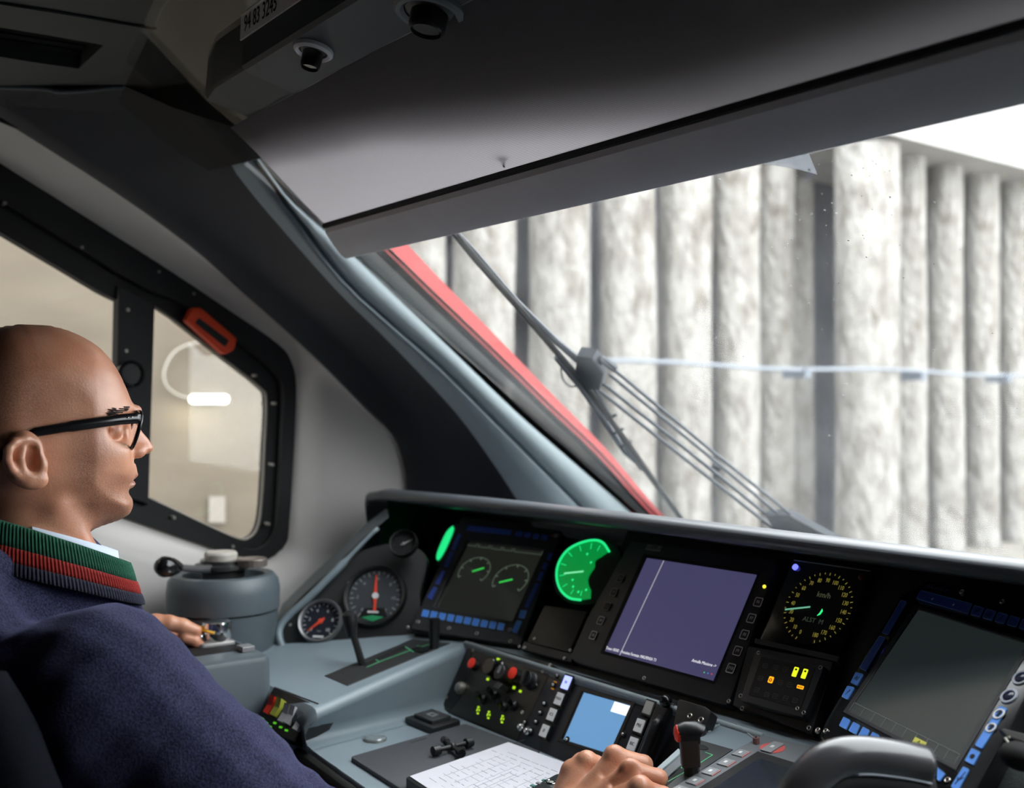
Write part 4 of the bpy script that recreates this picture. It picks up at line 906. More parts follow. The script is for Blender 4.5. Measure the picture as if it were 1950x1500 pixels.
for k, s in enumerate(('F', 'D', 'I', '', '')):
    o_ = A((1857 + 23 * k, 1154 + 6.5 * k)); lkey([tuple(o_ + A(q)) for q in ((0, 0), (18, 5), (10, 22), (-8, 17))], s, BLUE_SHADED, .009)
for x, y in ((1777, 1142), (1817, 1153)):
    a, b = FRd.px(x, y); m = Mb(); m.prism(FRd, [(a - .0016, b), (a, b + .0018), (a + .0016, b), (a, b - .0018)], .0014, .0017); build(m, 'key_mark', WHITE_INK, d3)
o, a, b = lkey([(1906, 1345), (1919, 1350), (1871, 1427), (1858, 1420)], '', BLUE, 0)
for x, y, r in ((1903, 1360, .0062), (1888, 1386, .0056)):
    a, b = FRd.px(x, y, .001); m = Mb(); m.frame(FRd, circ(a, b, r, 18), circ(a, b, r * .72, 18), .0014, .0024); build(m, 'ring', WHITE_INK, o)
    m = Mb(); m.box(FRd, a - .0015, a + .0015, b - .003, b + .003, .0014, .002); build(m, 'key_mark', BLACK_M, o)
for x, y in ((1945, 1291), (1922, 1326)):
    a, b = FRd.px(x, y); m = Mb(); m.frame(FRd, circ(a, b, .0092, 22), circ(a, b, .0064, 22), 0, .0018, .0004); rg = build(m, 'ring', mat('ring_pale', (.42, .45, .52), .4), d3, smooth=30)
    m = Mb(); m.lathe(FRd, a, b, [(.0062, 0), (.0058, .002), (.003, .003), (0, .0032)], 18); build(m, 'button', mat('button_navy', (.012, .016, .045), .2), rg, smooth=True)
o, a, b = lkey([(1852, 1426), (1868, 1433), (1855, 1458), (1839, 1450)], '', BLUE, 0); m = Mb(); m.cyl(FRd, a, b, .0026, .0014, .002, 12); build(m, 'key_mark', BLACK_M, o)
o, a, b = lkey([(1836, 1461), (1847, 1466), (1826, 1506), (1812, 1500)], '', BLUE, 0)
lines(FRd, [(a, b - .008, a, b + .008), (a, b - .002, a + .003, b + .002), (a, b - .004, a - .003, b)], .0009, .0015, BLACK_M, o, 'usb_mark')
lkey([(1787, 1462), (1801, 1474), (1790, 1489), (1786, 1486)], '', BLUE, 0)
a, b = FRd.px(1786, 1121); fu2 = FRd.moved(FRd.p(a, b)); text('OSALIIOR AST', fu2, 0, 0, .0080, mat('title_blue', (.045, .07, .22), .5), d3, c=.0004, sx=.95, shear=.25)
for x, y in ((1832, 1127), (1909, 1146), (1752, 1105), (1558, 1390), (1573, 1392), (1805, 1486)): screw(FRd, x, y, d3, .0032, .0)
# grey side panel right of the right display
PX = PR_.moved(PR_.o - PR_.n * .02)
sp_ = thing('side_panel', PX.at(1920, 1450), 'grained dark grey panel at the lower right corner', 'panel')
m = Mb(); m.prism(PX, pr(PX, [(1990, 1220), (2200, 1300), (2200, 1800), (1760, 1640)]), -.04, .0); build(m, 'grained_face', mat('grained_leather', (.045, .055, .058), .55, bump=.8, bscale=420, stretch=(1, 2.5, 1)), sp_)
PB = PX.moved(PX.at(1930, 1400, .02)); m = Mb(); m.prism(PB, pr(PB, [(1912, 1404), (1925, 1402), (2010, 1425), (2010, 1450), (1930, 1420)]), 0, .012, .002); hb = build(m, 'holder_bar', BLACK, sp_)
m = Mb(); m.tube([PB.at(1923, 1403, .013), PB.at(1914, 1405, .013), PB.at(1921, 1414, .013)], .0012, 6); build(m, 'bar_clip', mat('clip_pale', (.6, .6, .52), .4), hb)
m = Mb(); m.ball(PB.at(1945, 1440, .004), .016, 14, (1.3, 1, .8)); build(m, 'holder_pad', RUBBER, sp_, smooth='all')
# ------------------------------------------------------------------ lower slope: switch panel and radio
FQ = PQ
kp = thing('switch_panel', FQ.at(945, 1315), 'dark switch panel with red buttons and glowing green legends', 'switch panel')
m = Mb(); m.prism(FQ, rpoly(pr(FQ, [(899, 1222), (1058, 1268), (988, 1412), (842, 1352)]), .003, 2), -.02, .004, .0015); build(m, 'panel', OLIVE, kp, smooth=30)
m = Mb(); m.prism(FQ, pr(FQ, [(897, 1228), (905, 1230), (893, 1290), (880, 1330), (862, 1352), (846, 1345), (856, 1326)]), .004, .0046); build(m, 'key_strip', BLACK, kp)
def knob(px, py, r, h, mtl, nm='knob', cap=None, capr=.8, k=24, lean=0.):
    a, b = FQ.px(px, py, h)            # the pixel marks the knob's end face
    m = Mb(); m.lathe(FQ, a, b, [(r * 1.15, .004), (r * 1.15, .007), (r, .009), (r * .97, h - .001), (r * .9, h), (0, h)], k); o = build(m, nm, mtl, kp, smooth=35)
    if cap: m = Mb(); m.lathe(FQ, a, b, [(r * capr, h - .0005), (r * capr, h + .0012), (r * capr * .8, h + .002), (0, h + .0022)], k); build(m, 'button_cap', cap, o, smooth=35)
    return o, a, b
REDG = mat('button_red', (.82, .035, .02), .38, emit=(1, .05, .02), es=.10)
knob(898, 1262, .0088, .013, BLACK, 'push_button', REDG, .95)
knob(929, 1267, .0145, .026, BLACK_G, 'mushroom_button')
o, a, b = knob(950, 1279, .0125, .030, BLACK, 'rotary_switch'); m = Mb(); m.box(FQ, a - .002, a + .002, b - .002, b + .010, .030, .0325); build(m, 'pointer', GREY_INK, o)
knob(976, 1281, .0098, .020, BLACK, 'push_button', REDG, .95)
o, a, b = knob(1001, 1291, .0118, .018, BEZEL, 'rotary_switch'); m = Mb(); m.box(FQ, a - .003, a + .003, b - .011, b + .011, .018, .024, .001); build(m, 'grip', BLACK, o)
o, a, b = knob(872, 1307, .0090, .013, mat('key_switch_rim', (.30, .28, .24), .35, .7), 'key_switch', mat('key_switch_core', (.40, .40, .38), .35, .6), .72)
for px, py in ((916, 1330), (938, 1322), (956, 1344), (975, 1342)):
    a, b = FQ.px(px, py, .01); m = Mb(); m.lathe(FQ, a, b, [(.008, .004), (.008, .008), (.005, .010), (.004, .012), (0, .012)], 16); o = build(m, 'toggle_switch', BLACK, kp, smooth=35)
    m = Mb(); m.tube([FQ.p(a, b, .010), FQ.p(a + .003, b + .004, .024)], [.0036, .0050], 10); build(m, 'toggle', BLACK_G, o, smooth=40)
for px, py in ((989, 1383), (1001, 1391)): knob(px, py, .0052, .010, CHROME, 'chrome_button', mat('chrome_cap', (.55, .57, .6), .2, .8), .7, 16)
LEG = glow('legend_lime', (.48, .85, .02), .8)
for px, py, w, h in ((949, 1255, .0042, .0018), (929, 1293, .0032, .0020), (965, 1306, .0038, .0020), (979, 1309, .0032, .0024), (991, 1316, .0032, .0020)):
    a, b = FQ.px(px, py, .004); m = Mb(); m.rbox(FQ, a - w, a + w, b - h, b + h, .004, .0046, h * .6); build(m, 'legend', LEG, kp)
for px, py in ((910, 1352), (930, 1361), (956, 1369)):
    for dx, dy, w, h in ((1.5, -6, .0026, .0012), (-1, -1, .0014, .0026), (3, 0, .0012, .0018), (0, 6, .0026, .0014)):
        a, b = FQ.px(px + dx, py + dy, .004); m = Mb(); m.rbox(FQ, a - w, a + w, b - h, b + h, .004, .0046, min(w, h) * .6); build(m, 'legend', LEG, kp)
for px, py in ((901, 1238), (851, 1328), (1034, 1278), (1021, 1305), (995, 1356), (1048, 1266)): screw(FQ, px, py, kp, .0026, .004)
m = Mb(); m.prism(FQ, pr(FQ, [(938, 1306), (947, 1298), (957, 1302), (948, 1311)], .022), .004, .022, .001); build(m, 'switch_guard', mat('guard_grey', (.12, .125, .13), .35, .3), kp)

rd = thing('radio_panel', FQ.at(1150, 1370), 'radio panel with a light blue screen and backlit square keys', 'radio')
m = Mb(); m.prism(FQ, rpoly(pr(FQ, [(1056, 1271), (1300, 1338), (1290, 1378), (1215, 1520), (985, 1412)]), .003, 2), -.02, .003, .001); build(m, 'panel', mat('radio_navy_black', (.017, .019, .026), .38, var=.06, vscale=20), rd, smooth=30)
QD = [(1112, 1318), (1204, 1344), (1163, 1436), (1073, 1408)]
m = Mb(); m.frame(FQ, pr(FQ, [(1108, 1309), (1214, 1339), (1168, 1446), (1064, 1413)]), pr(FQ, QD), .002, .0045, .001); build(m, 'screen_rim', BLACK, rd)
SCR_B = mat('lcd_light_blue', (.05, .08, .1), .3, emit=(.13, .32, .60), es=.92)
scr = screen(FQ, QD, SCR_B, rd, .0036)
m = Mb(); m.prism(FQ, pr(FQ, [(1174, 1337), (1204, 1346), (1196, 1365), (1166, 1356)]), .0036, .0042); build(m, 'screen_window', glow('ui_bright', (.95, .97, 1), 1.0), scr)
KW = mat('key_white', (.60, .60, .60), .4, emit=(.9, .95, 1), es=.12)
def rkey(px, py, s, mtl, w=.0075, h=.0088):
    a, b = FQ.px(px, py, .010); m = Mb(); m.rbox(FQ, a - w * 1.3, a + w * 1.3, b - h * 1.28, b + h * 1.28, .003, .009, .001, .0005); o = build(m, 'key_frame', BLACK, rd)
    m = Mb(); m.rbox(FQ, a - w, a + w, b - h, b + h, .009, .0105, .001, .0005); k_ = build(m, 'key_cap', mtl, o)
    if s: text(s, FQ, a, b, .0062, BLACK_M, k_, c=.0107, sx=.9, depth=.0001)
rkey(1078, 1299, 'IN', glow('key_violet', (.36, .42, 1), 1.6), .0078, .0098); rkey(1064, 1330, 'MAN', KW); rkey(1050, 1360, 'ICS', KW); rkey(1036, 1391, 'SF', KW)
rkey(1234, 1347, '', mat('key_plain', (.42, .42, .40), .4)); rkey(1217, 1381, 'PRE', KW); rkey(1204, 1416, 'RIC', KW)
for px, py, mt in ((1062, 1286, WHITE_INK), (1054, 1304, WHITE_INK), (1037, 1339, WHITE_INK), (1029, 1357, WHITE_INK), (1021, 1374, WHITE_INK), (1012, 1391, WHITE_INK), (1000, 1375, STEEL), (1080, 1408, STEEL), (1187, 1398, STEEL), (1117, 1320 - 24, STEEL)):
    a, b = FQ.px(px, py, .004); m = Mb(); m.cyl(FQ, a, b, .0046, .003, .005, 12); o = build(m, 'socket', BLACK_M, rd); m = Mb(); m.ball(FQ.p(a, b, .0055), .0022, 10); build(m, 'pin', mt, o, smooth='all')
for px, py in ((1057, 1298), (1052, 1311)):
    a, b = FQ.px(px, py, .004); m = Mb(); m.rbox(FQ, a - .003, a + .003, b - .001, b + .001, .003, .0045, .0008); build(m, 'amber_mark', mat('amber_off', (.55, .22, .02), .5, emit=(1, .4, .02), es=.2), rd)
# microphone arm beside the radio
mc = thing('microphone_arm', FQ.at(1268, 1360), 'black microphone arm with a ball end right of the radio', 'microphone')
m = Mb(); m.ball(FQ.at(1268, 1335, .022), .0088, 16); build(m, 'ball_end', BLACK_G, mc, smooth='all')
m = Mb(); m.tube([FQ.at(1272, 1340, .018), FQ.at(1281, 1346, .004)], .005, 8); build(m, 'collar', CHROME, mc, smooth=40)
m = Mb(); m.tube([FQ.at(x, y, c) for x, y, c in ((1262, 1368, .012), (1248, 1378, .022), (1240, 1400, .020), (1225, 1440, .016), (1212, 1475, .010))], .0065, 8); build(m, 'hose', BLACK, mc, smooth='all')
m = Mb(); m.prism(FQ, pr(FQ, [(1262, 1345), (1288, 1352), (1270, 1392), (1240, 1470), (1205, 1500), (1215, 1460)]), .0, .014, .003); build(m, 'holder', BLACK, mc)
br = thing('bracket_plate', FQ.at(1320, 1365), 'black bracket plate with two ring screws at the ledge corner', 'bracket')
PBk = Fr(SH.at(1318, 1392), (1, 0, 0), n=(0, -.8, .6))
m = Mb(); m.prism(PBk, rpoly(pr(PBk, [(1294, 1332), (1345, 1347), (1357, 1356), (1347, 1384), (1330, 1392), (1282, 1402)]), .003, 3), -.012, .003, .001); build(m, 'plate', BLACK, br, smooth=30)
for x, y, r in ((1314, 1363, .0036), (1335, 1371, .0042)): screw(PBk, x, y, br, r, .003)

# ------------------------------------------------------------------ levers and pads on the side shelves
def slotplate(name, label, outline, slot, gl):
    t = thing(name, SH.at(*outline[0]), label, 'lever')
    m = Mb(); m.prism(SH, pr(SH, outline), -.004, .0012, .0006); build(m, 'slot_plate', mat('plate_charcoal', (.022, .023, .024), .5, var=.08, vscale=20), t)
    m = Mb(); m.prism(SH, pr(SH, slot), .0012, .0016); build(m, 'slot', BLACK_M, t)
    return t
GL = mat('scale_green', (.06, .30, .13), .5, emit=(.1, .6, .28), es=.20)
lv = slotplate('direction_lever', 'slim black lever on the left shelf in a dark slotted plate', [(618, 1287), (662, 1306), (857, 1225), (787, 1217)], [(690, 1266), (768, 1232), (772, 1236), (694, 1271)], None)
gp = [SH.px(x, y, .0016) for x, y in ((699, 1270), (719, 1261), (780, 1238), (818, 1226))]; lines(SH, [(*gp[k], *gp[k + 1]) for k in range(3)] + [(*SH.px(716, 1257), *SH.px(723, 1262)), (*SH.px(772, 1233), *SH.px(788, 1243)), (*SH.px(795, 1230), *SH.px(800, 1236))], .0018, .0014, GL, lv, 'scale_line')
b0 = SH.at(690, 1266); 
st = [b0, b0 + A((-.012, -.004, .030)), b0 + A((-.022, -.008, .055))]
m = Mb(); m.tube(st, [.0065, .006, .006], 8); build(m, 'stem', BLACK, lv, smooth=40)
g0 = st[2]; m = Mb(); m.tube([g0 + A((.002, 0, -.012)), g0 + A((-.003, 0, .008)), g0 + A((-.007, 0, .022)), g0 + A((-.006, 0, .026))], [.0075, .012, .0125, .009], 10); build(m, 'grip', BLACK, lv, smooth=40)
lv2 = thing('short_lever', SH.at(828, 1232), 'short black lever stub behind the slim lever, under the left display', 'lever')
b1 = SH.at(827, 1234); m = Mb(); m.tube([b1, b1 + A((0, 0, .05))], [.0085, .0095], 8); build(m, 'stem', BLACK, lv2, smooth=40); m = Mb(); m.rbox(SH, *(lambda c: (c[0] - .016, c[0] + .016, c[1] - .008, c[1] + .008))(SH.px(800, 1240)), .0014, .004, .002); build(m, 'latch', BLACK_G, lv2)

# rocker switch block below the left shelf
FRk = Fr(SH.at(560, 1345) + A((0, -.01, -.035)), (.80, .25, 0), n=(.22, -.70, .55))
rk = thing('rocker_block', FRk.o, 'black switch block with red, yellow green and white rockers', 'switch block')
m = Mb(); m.prism(FRk, pr(FRk, [(522, 1306), (602, 1342), (560, 1412), (478, 1380)]), -.05, .0, .002); build(m, 'base', BLACK, rk)
for (x, y), mt in zip(((513, 1341), (526, 1345), (541, 1357), (552, 1360), (569, 1372)), (RED, mat('rocker_lime', (.42, .45, .06), .4), mat('rocker_white', (.55, .56, .57), .35), mat('rocker_white', (.5, .5, .5)), mat('rocker_white', (.5, .5, .5)))):
    a, b = FRk.px(x, y, .008); fk = FRk.rot(math.radians(-8), FRk.p(a, b))
    m = Mb(); m.add([fk.p(u, v, w) for u, v, w in ((-.0058, -.013, 0), (.0058, -.013, 0), (.0058, .013, 0), (-.0058, .013, 0), (-.0058, -.013, .007), (.0058, -.013, .007), (.0058, .0, .007), (-.0058, .0, .007), (.0058, .013, .013), (-.0058, .013, .013))],
        [(4, 5, 6, 7), (7, 6, 8, 9), (0, 1, 5, 4), (1, 2, 8, 6, 5), (2, 3, 9, 8), (3, 0, 4, 7, 9), (3, 2, 1, 0)]); build(m, 'rocker', mt, rk)
for x, y in ((499, 1368), (507, 1376), (523, 1376), (514, 1383), (534, 1384), (545, 1390)):
    a, b = FRk.px(x, y, .001); m = Mb(); m.rbox(FRk, a - .003, a + .003, b - .0014, b + .0014, 0, .0012, .0008); build(m, 'legend', glow('legend_green', (.12, .75, .02), .55), rk)
a, b = FRk.px(588, 1347); m = Mb(); m.cyl(FRk, a, b, .003, 0, .002, 10); build(m, 'screw', mat('brass', (.6, .42, .15), .35, .8), rk)

# square push pad, clear disc
pd = thing('push_pad', DT.at(825, 1375), 'square black push pad beside the folder on the desk', 'push pad')
pq = [DT.at(x, y, .004) for x, y in ((770, 1372), (822, 1357), (878, 1378), (823, 1394))]
FPd = Fr(sum(pq) / 4, pq[1] - pq[0], n=(0, 0, 1)); loc = [((p - FPd.o) @ FPd.e1, (p - FPd.o) @ FPd.e2) for p in pq]
m = Mb(); m.prism(FPd, rpoly(loc, .004, 3), -.0035, .006, .002); build(m, 'base', BLACK, pd, smooth=30)
m = Mb(); m.prism(FPd, rpoly([A(q) * .66 for q in loc], .002, 3), .006, .012, .001); bt = build(m, 'button', mat('pad_grey_black', (.03, .031, .033), .4), pd, smooth=30)
p_ = [A(q) * .22 for q in loc]; m = Mb(); m.frame(FPd, p_, [q * .6 for q in p_], .012, .0125); build(m, 'button_mark', GREY_INK, bt)
a, b = DT.px(714, 1408); m = Mb(); m.lathe(DT, a, b, [(.0165, .0002), (.0165, .003), (.015, .0045), (.006, .0052), (0, .0052)], 28)
dk = thing('desk_grommet', DT.p(a, b), 'small round glossy grey disc set in the desk by the folder', 'grommet'); build(m, 'disc', mat('disc_gloss_grey', (.20, .235, .25), .06, coat=1.), dk, smooth=True)
m = Mb(); m.frame(DT, circ(a, b, .018, 28), circ(a, b, .0168, 28), .0002, .002, .0004); build(m, 'rim', mat('disc_rim', (.16, .15, .14), .4), dk)

# folder with a four way key on it, clipboard with a form
fo = [DT.at(x, y, .006) for x, y in ((667, 1440), (886, 1377), (1030, 1430), (800, 1525))]
FF = Fr(sum(fo) / 4, fo[1] - fo[0], n=(0, 0, 1)); lo_ = [((p - FF.o) @ FF.e1, (p - FF.o) @ FF.e2) for p in fo]
fd = thing('folder', FF.p(0, 0, -.0058), 'flat dark grey folder lying on the desk', 'folder')
m = Mb(); m.prism(FF, rpoly(lo_, .006, 3), -.0055, 0, .0008); build(m, 'cover', mat('folder_charcoal', (.060, .063, .070), .55, var=.05, vscale=14), fd, smooth=30)
lines(FF, [((FF.px(820, 1468)[0]), FF.px(820, 1468)[1], *FF.px(1000, 1408))], .0012, .0001, mat('folder_crease', (.085, .088, .095), .5), fd, 'crease')
lines(FF, [(*FF.px(783, 1413), *FF.px(812, 1405))], .004, .0001, mat('folder_stamp', (.035, .036, .04), .5), fd, 'stamp')
kc = FF.at(862, 1421, .008); ck = thing('four_way_key', FF.at(862, 1424), 'black four way cross shaped carriage key on the folder', 'key')
e_a = unit(FF.at(900, 1410, .008) - FF.at(826, 1428, .008)); e_b = unit(FF.at(884, 1436, .008) - FF.at(846, 1407, .008))
la_ = np.linalg.norm(FF.at(900, 1410, .008) - FF.at(826, 1428, .008)) / 2; lb_ = np.linalg.norm(FF.at(884, 1434, .008) - FF.at(846, 1408, .008)) / 2
m = Mb(); m.tube([kc - e_a * la_, kc + e_a * la_], .0034, 10); m.tube([kc - e_b * lb_, kc + e_b * lb_], .0034, 10); m.ball(kc, .0058, 12); o = build(m, 'cross', BLACK, ck, smooth=40)
for e_, l_, r_ in ((e_a, la_, .0068), (-e_a, la_, .0068), (e_b, lb_, .0062), (-e_b, lb_, .0054)):
    m = Mb(); m.tube([kc + e_ * (l_ - .012), kc + e_ * (l_ - .011), kc + e_ * l_], [r_ * .7, r_, r_], 12); s_ = build(m, 'socket', BLACK, ck, smooth=40)
cbp = [DT.at(x, y, .018) for x, y in ((772, 1480), (966, 1413), (1112, 1466), (905, 1570))]
FB = Fr(sum(cbp) / 4, cbp[1] - cbp[0], n=(0, 0, 1)); lc_ = [((p - FB.o) @ FB.e1, (p - FB.o) @ FB.e2) for p in cbp]
cl = thing('clipboard', FB.p(0, 0, -.0115), 'black clipboard holding a printed white form', 'clipboard')
m = Mb(); m.prism(FB, rpoly(lc_, .004, 3), -.0115, 0, .0008); build(m, 'board', BLACK, cl, smooth=30)
pp = [A(q) * .97 + A((.003, 0)) for q in lc_]; m = Mb(); m.prism(FB, pp, .0002, .0010); sh_ = build(m, 'form_sheet', mat('paper', (.60, .59, .64), .7, var=.02, vscale=30), cl)
INKP = mat('form_ink', (.46, .46, .51), .7); INKF = mat('form_ink_faint', (.60, .60, .65), .7); rr = random.Random(5)
PA, PB_, PC_, PD_ = [A(q) for q in pp]
def pf(s, t): return (PA * (1 - s) + PB_ * s) * (1 - t) + (PD_ * (1 - s) + PC_ * s) * t
seg = []; seg2 = []
for k in range(13):
    s = .10 + .062 * k; t0 = rr.uniform(.05, .2); 
    while t0 < .9:
        t1 = t0 + rr.uniform(.03, .14); (seg if rr.random() < .4 else seg2).append((*pf(s, t0), *pf(s, min(t1, .94)))); t0 = t1 + rr.uniform(.02, .08)
for t in (.2, .36, .5, .66, .8): seg2.append((*pf(.2, t), *pf(.75, t)))
seg.append((*pf(.10, .55), *pf(.62, .55))); seg.append((*pf(.10, .62), *pf(.62, .62)))
lines(FB, seg, .0007, .0011, INKP, sh_, 'print_lines')['kind'] = 'stuff'; lines(FB, seg2, .0005, .0011, INKF, sh_, 'faint_print')['kind'] = 'stuff'
# handset in front of the hand
hs = thing('keypad_handset', DT.at(1040, 1510, .02), 'black keypad handset lying at the edge of the form by the hand', 'handset')
hp_ = [DT.at(x, y, .03) for x, y in ((985, 1512), (1062, 1470), (1110, 1490), (1035, 1535))]; FH = Fr(sum(hp_) / 4, hp_[1] - hp_[0], n=(0, 0, 1)); lh = [((p - FH.o) @ FH.e1, (p - FH.o) @ FH.e2) for p in hp_]
m = Mb(); m.prism(FH, rpoly(lh, .008, 4), -.010, 0, .003); build(m, 'body', BLACK, hs, smooth=30)
a, b = FH.px(1049, 1489); m = Mb(); m.frame(FH, circ(a, b, .0085, 20), circ(a, b, .0058, 20), 0, .0015, .0005); build(m, 'dial_ring', CHROME, hs, smooth=40); m = Mb(); m.cyl(FH, a, b, .004, 0, .0015, 14, .0005); build(m, 'centre_button', STEEL, hs)
for k in range(3):
    for j in range(2):
        a, b = FH.px(1013 + 11 * k - 8 * j, 1496 - 5 * k + 6 * j); m = Mb(); m.rbox(FH, a - .0026, a + .0026, b - .0018, b + .0018, 0, .0014, .0008, .0003); build(m, 'key', GREY_INK if (k + j) % 2 else mat('key_teal', (.05, .2, .16), .4), hs)

# right lever: black grip with red thumb button, in a track plate with green scale
rl = slotplate('drive_lever', 'black drive lever with a red thumb button on the right shelf', [(1226, 1512), (1296, 1456), (1333, 1410), (1396, 1428), (1310, 1484), (1262, 1515)], [(1242, 1508), (1300, 1462), (1310, 1464), (1252, 1513)], None)
m = Mb(); a, b = SH.px(1334, 1424); m.prism(SH, circ(a, b, .012, 18, rb=.006), .0012, .0018); build(m, 'oval_hole', BLACK_M, rl)
gp = [SH.px(x, y, .0016) for x, y in ((1343, 1432), (1357, 1437), (1324, 1458), (1275, 1486), (1245, 1500))]; lines(SH, [(*gp[k], *gp[k + 1]) for k in range(4)] + [(*SH.px(1329, 1442), *SH.px(1333, 1446)), (*SH.px(1296, 1461), *SH.px(1299, 1465))], .0014, .0014, GL, rl, 'scale_line')
b0 = SH.at(1318, 1476); up_ = A((-.03, -.05, 1.)); up_ = unit(up_)
fx = unit(A((.62, .78, 0))); fy = np.cross(up_, fx)
m = Mb(); m.tube([b0, b0 + up_ * .022], [.0075, .007], 8, flat=1.2, upv=fx); build(m, 'stem', BLACK, rl)
FGp = Fr(b0 + up_ * .012, fx, n=up_)
m = Mb(); m.rbox(FGp, -.0115, .0095, -.010, .010, .0, .030, .003, .001); gr = build(m, 'grip', mat('grip_brown_black', (.030, .022, .018), .4), rl, smooth=30)
m = Mb(); hd = [FGp.p(x, 0, z) for x, z in ((-.0125, .036), (-.004, .0385), (.006, .0385), (.0125, .036), (.0135, .033))]; m.tube(hd, [.0098, .0104, .0104, .0096, .006], 14, upv=up_); m.rbox(FGp, -.011, .011, -.0098, .0098, .026, .038, .003); build(m, 'grip_head', BLACK, rl, smooth=40)
m = Mb(); m.lathe(Fr(FGp.p(-.0125, 0, .036), FGp.e2, n=-FGp.e1), 0, 0, [(.0098, -.001), (.0098, .002), (.007, .0045), (0, .0055)], 18); build(m, 'thumb_button', RED, rl, smooth=True)

# touch panel with a frame of flat keys
tp = thing('touch_panel', SH.at(1440, 1440), 'grey touch panel with flat keys around a dusty dark screen', 'touch panel')
TPO = [(1452, 1399), (1560, 1424), (1700, 1470), (1560, 1700), (1180, 1560), (1398, 1428)]
m = Mb(); m.prism(SH, rpoly(pr(SH, TPO, .004), .006, 4), .0, .004, .001); build(m, 'frame', mat('touch_frame_grey', (.165, .178, .190), .45, var=.03, vscale=20), tp, smooth=30)
TPI = [(1443, 1431), (1620, 1485), (1500, 1680), (1260, 1545)]
m = Mb(); m.prism(SH, pr(SH, TPI, .004), .004, .0046); build(m, 'screen_well', BLACK_M, tp)
TPS = [(1446, 1444), (1600, 1492), (1500, 1660), (1290, 1545)]
dust = mat('dusty_screen', (.018, .022, .030), .14, rgb2=(.028, .033, .042), vscale=260, detail=2, rvar=.06)
m = Mb(); m.prism(SH, pr(SH, TPS, .0046), .0046, .0050); build(m, 'screen', dust, tp)
KEYG = mat('flat_key_grey', (.27, .28, .29), .4)
ta = unit(SH.at(1410, 1433) - SH.at(1324, 1485)); FTp = Fr(SH.o, ta, n=SH.n)
for x, y in ((1410, 1433), (1382, 1451), (1353, 1468), (1323, 1486), (1293, 1503)):
    a, b = FTp.px(x, y, .005); m = Mb(); m.rbox(FTp, a - .0085, a + .0085, b - .0068, b + .0068, .004, .0056, .001, .0005); o = build(m, 'key', KEYG, tp); m = Mb(); m.rbox(FTp, a - .0028, a + .0028, b - .0018, b + .0018, .0056, .006, .0006); build(m, 'key_mark', WHITE_INK, o)
    m = Mb(); m.box(FTp, a - .0085, a + .0085, b - .0082, b - .0072, .004, .0052); build(m, 'key_underline', mat('underline_pink', (.55, .22, .22), .5), o)
a, b = FTp.px(1471, 1424, .004); m = Mb(); m.cyl(FTp, a, b, .0145, .004, .0045, 28); o = build(m, 'stop_marker', mat('marker_red', (.62, .10, .09), .5), tp)
m = Mb(); m.rbox(FTp, a - .0145, a + .0145, b - .0072, b + .0072, .0045, .006, .001, .0004); k_ = build(m, 'key', KEYG, o); m = Mb(); m.rbox(FTp, a - .003, a + .003, b - .002, b + .002, .006, .0064, .0006); build(m, 'key_mark', WHITE_INK, k_)
a, b = FTp.px(1537, 1447, .004); m = Mb(); m.rbox(FTp, a - .009, a + .009, b - .0075, b + .0075, .004, .0056, .001, .0004); o = build(m, 'key', KEYG, tp); m = Mb(); m.rbox(FTp, a - .004, a + .004, b - .003, b + .003, .0056, .006, .0006); build(m, 'key_mark', WHITE_INK, o)
a, b = SH.px(1440, 1408, .008); m = Mb(); m.lathe(SH, a, b, [(.0042, .004), (.0042, .010), (.0036, .011), (0, .011)], 16); pk = build(m, 'push_knob', mat('knob_rose', (.35, .20, .19), .35, .5), tp, smooth=True); m = Mb(); m.cyl(SH, a, b, .0016, .011, .0114, 10); build(m, 'knob_hole', BLACK_M, pk)

# big grey hand grip in the foreground
hg = thing('brake_lever', atd(1650, 1520, .94), 'large glossy grey brake lever grip in the right foreground', 'lever')
path = [atd(x, y, d) for x, y, d in ((1490, 1570, .93), (1525, 1508, .935), (1556, 1470, .94), (1592, 1447, .945), (1640, 1441, .95), (1700, 1447, .955), (1745, 1455, .96), (1772, 1462, .962))]
pth = spline(path, 40); 
m = Mb(); rad = [.0185] * 40
for k in range(4): rad[-1 - k] = .0185 * math.sqrt(1 - ((4 - k) / 4.6) ** 2)
m.tube(pth, rad, 18, flat=1.0); build(m, 'grip_shell', mat('grip_gloss_grey', (.055, .053, .058), .27, coat=.3), hg, smooth='all')
lw_ = [p + A((0, 0, -.022)) for p in pth[14:38]]
m = Mb(); m.tube(lw_, .017, 12); m.tube([lw_[-2], lw_[-2] + A((0, 0, -.06))], .017, 12); build(m, 'grip_core', BLACK_M, hg, smooth='all')
m = Mb(); m.tube([p + A((.012, -.010, -.010)) for p in pth[20:38]], .0012, 6); build(m, 'parting_line', mat('line_steel', (.35, .38, .42), .3, .7), hg, smooth='all')
m = Mb(); q = [atd(1615, 1505, .955), atd(1640, 1478, .955), atd(1648, 1492, .955), atd(1632, 1512, .955)]; Fq = Fr(q[0], q[1] - q[0], n=-ray(1630, 1495)); m.prism(Fq, [((p - Fq.o) @ Fq.e1, (p - Fq.o) @ Fq.e2) for p in q], -.004, .001); build(m, 'label', mat('label_white', (.6, .6, .6), .5), hg)

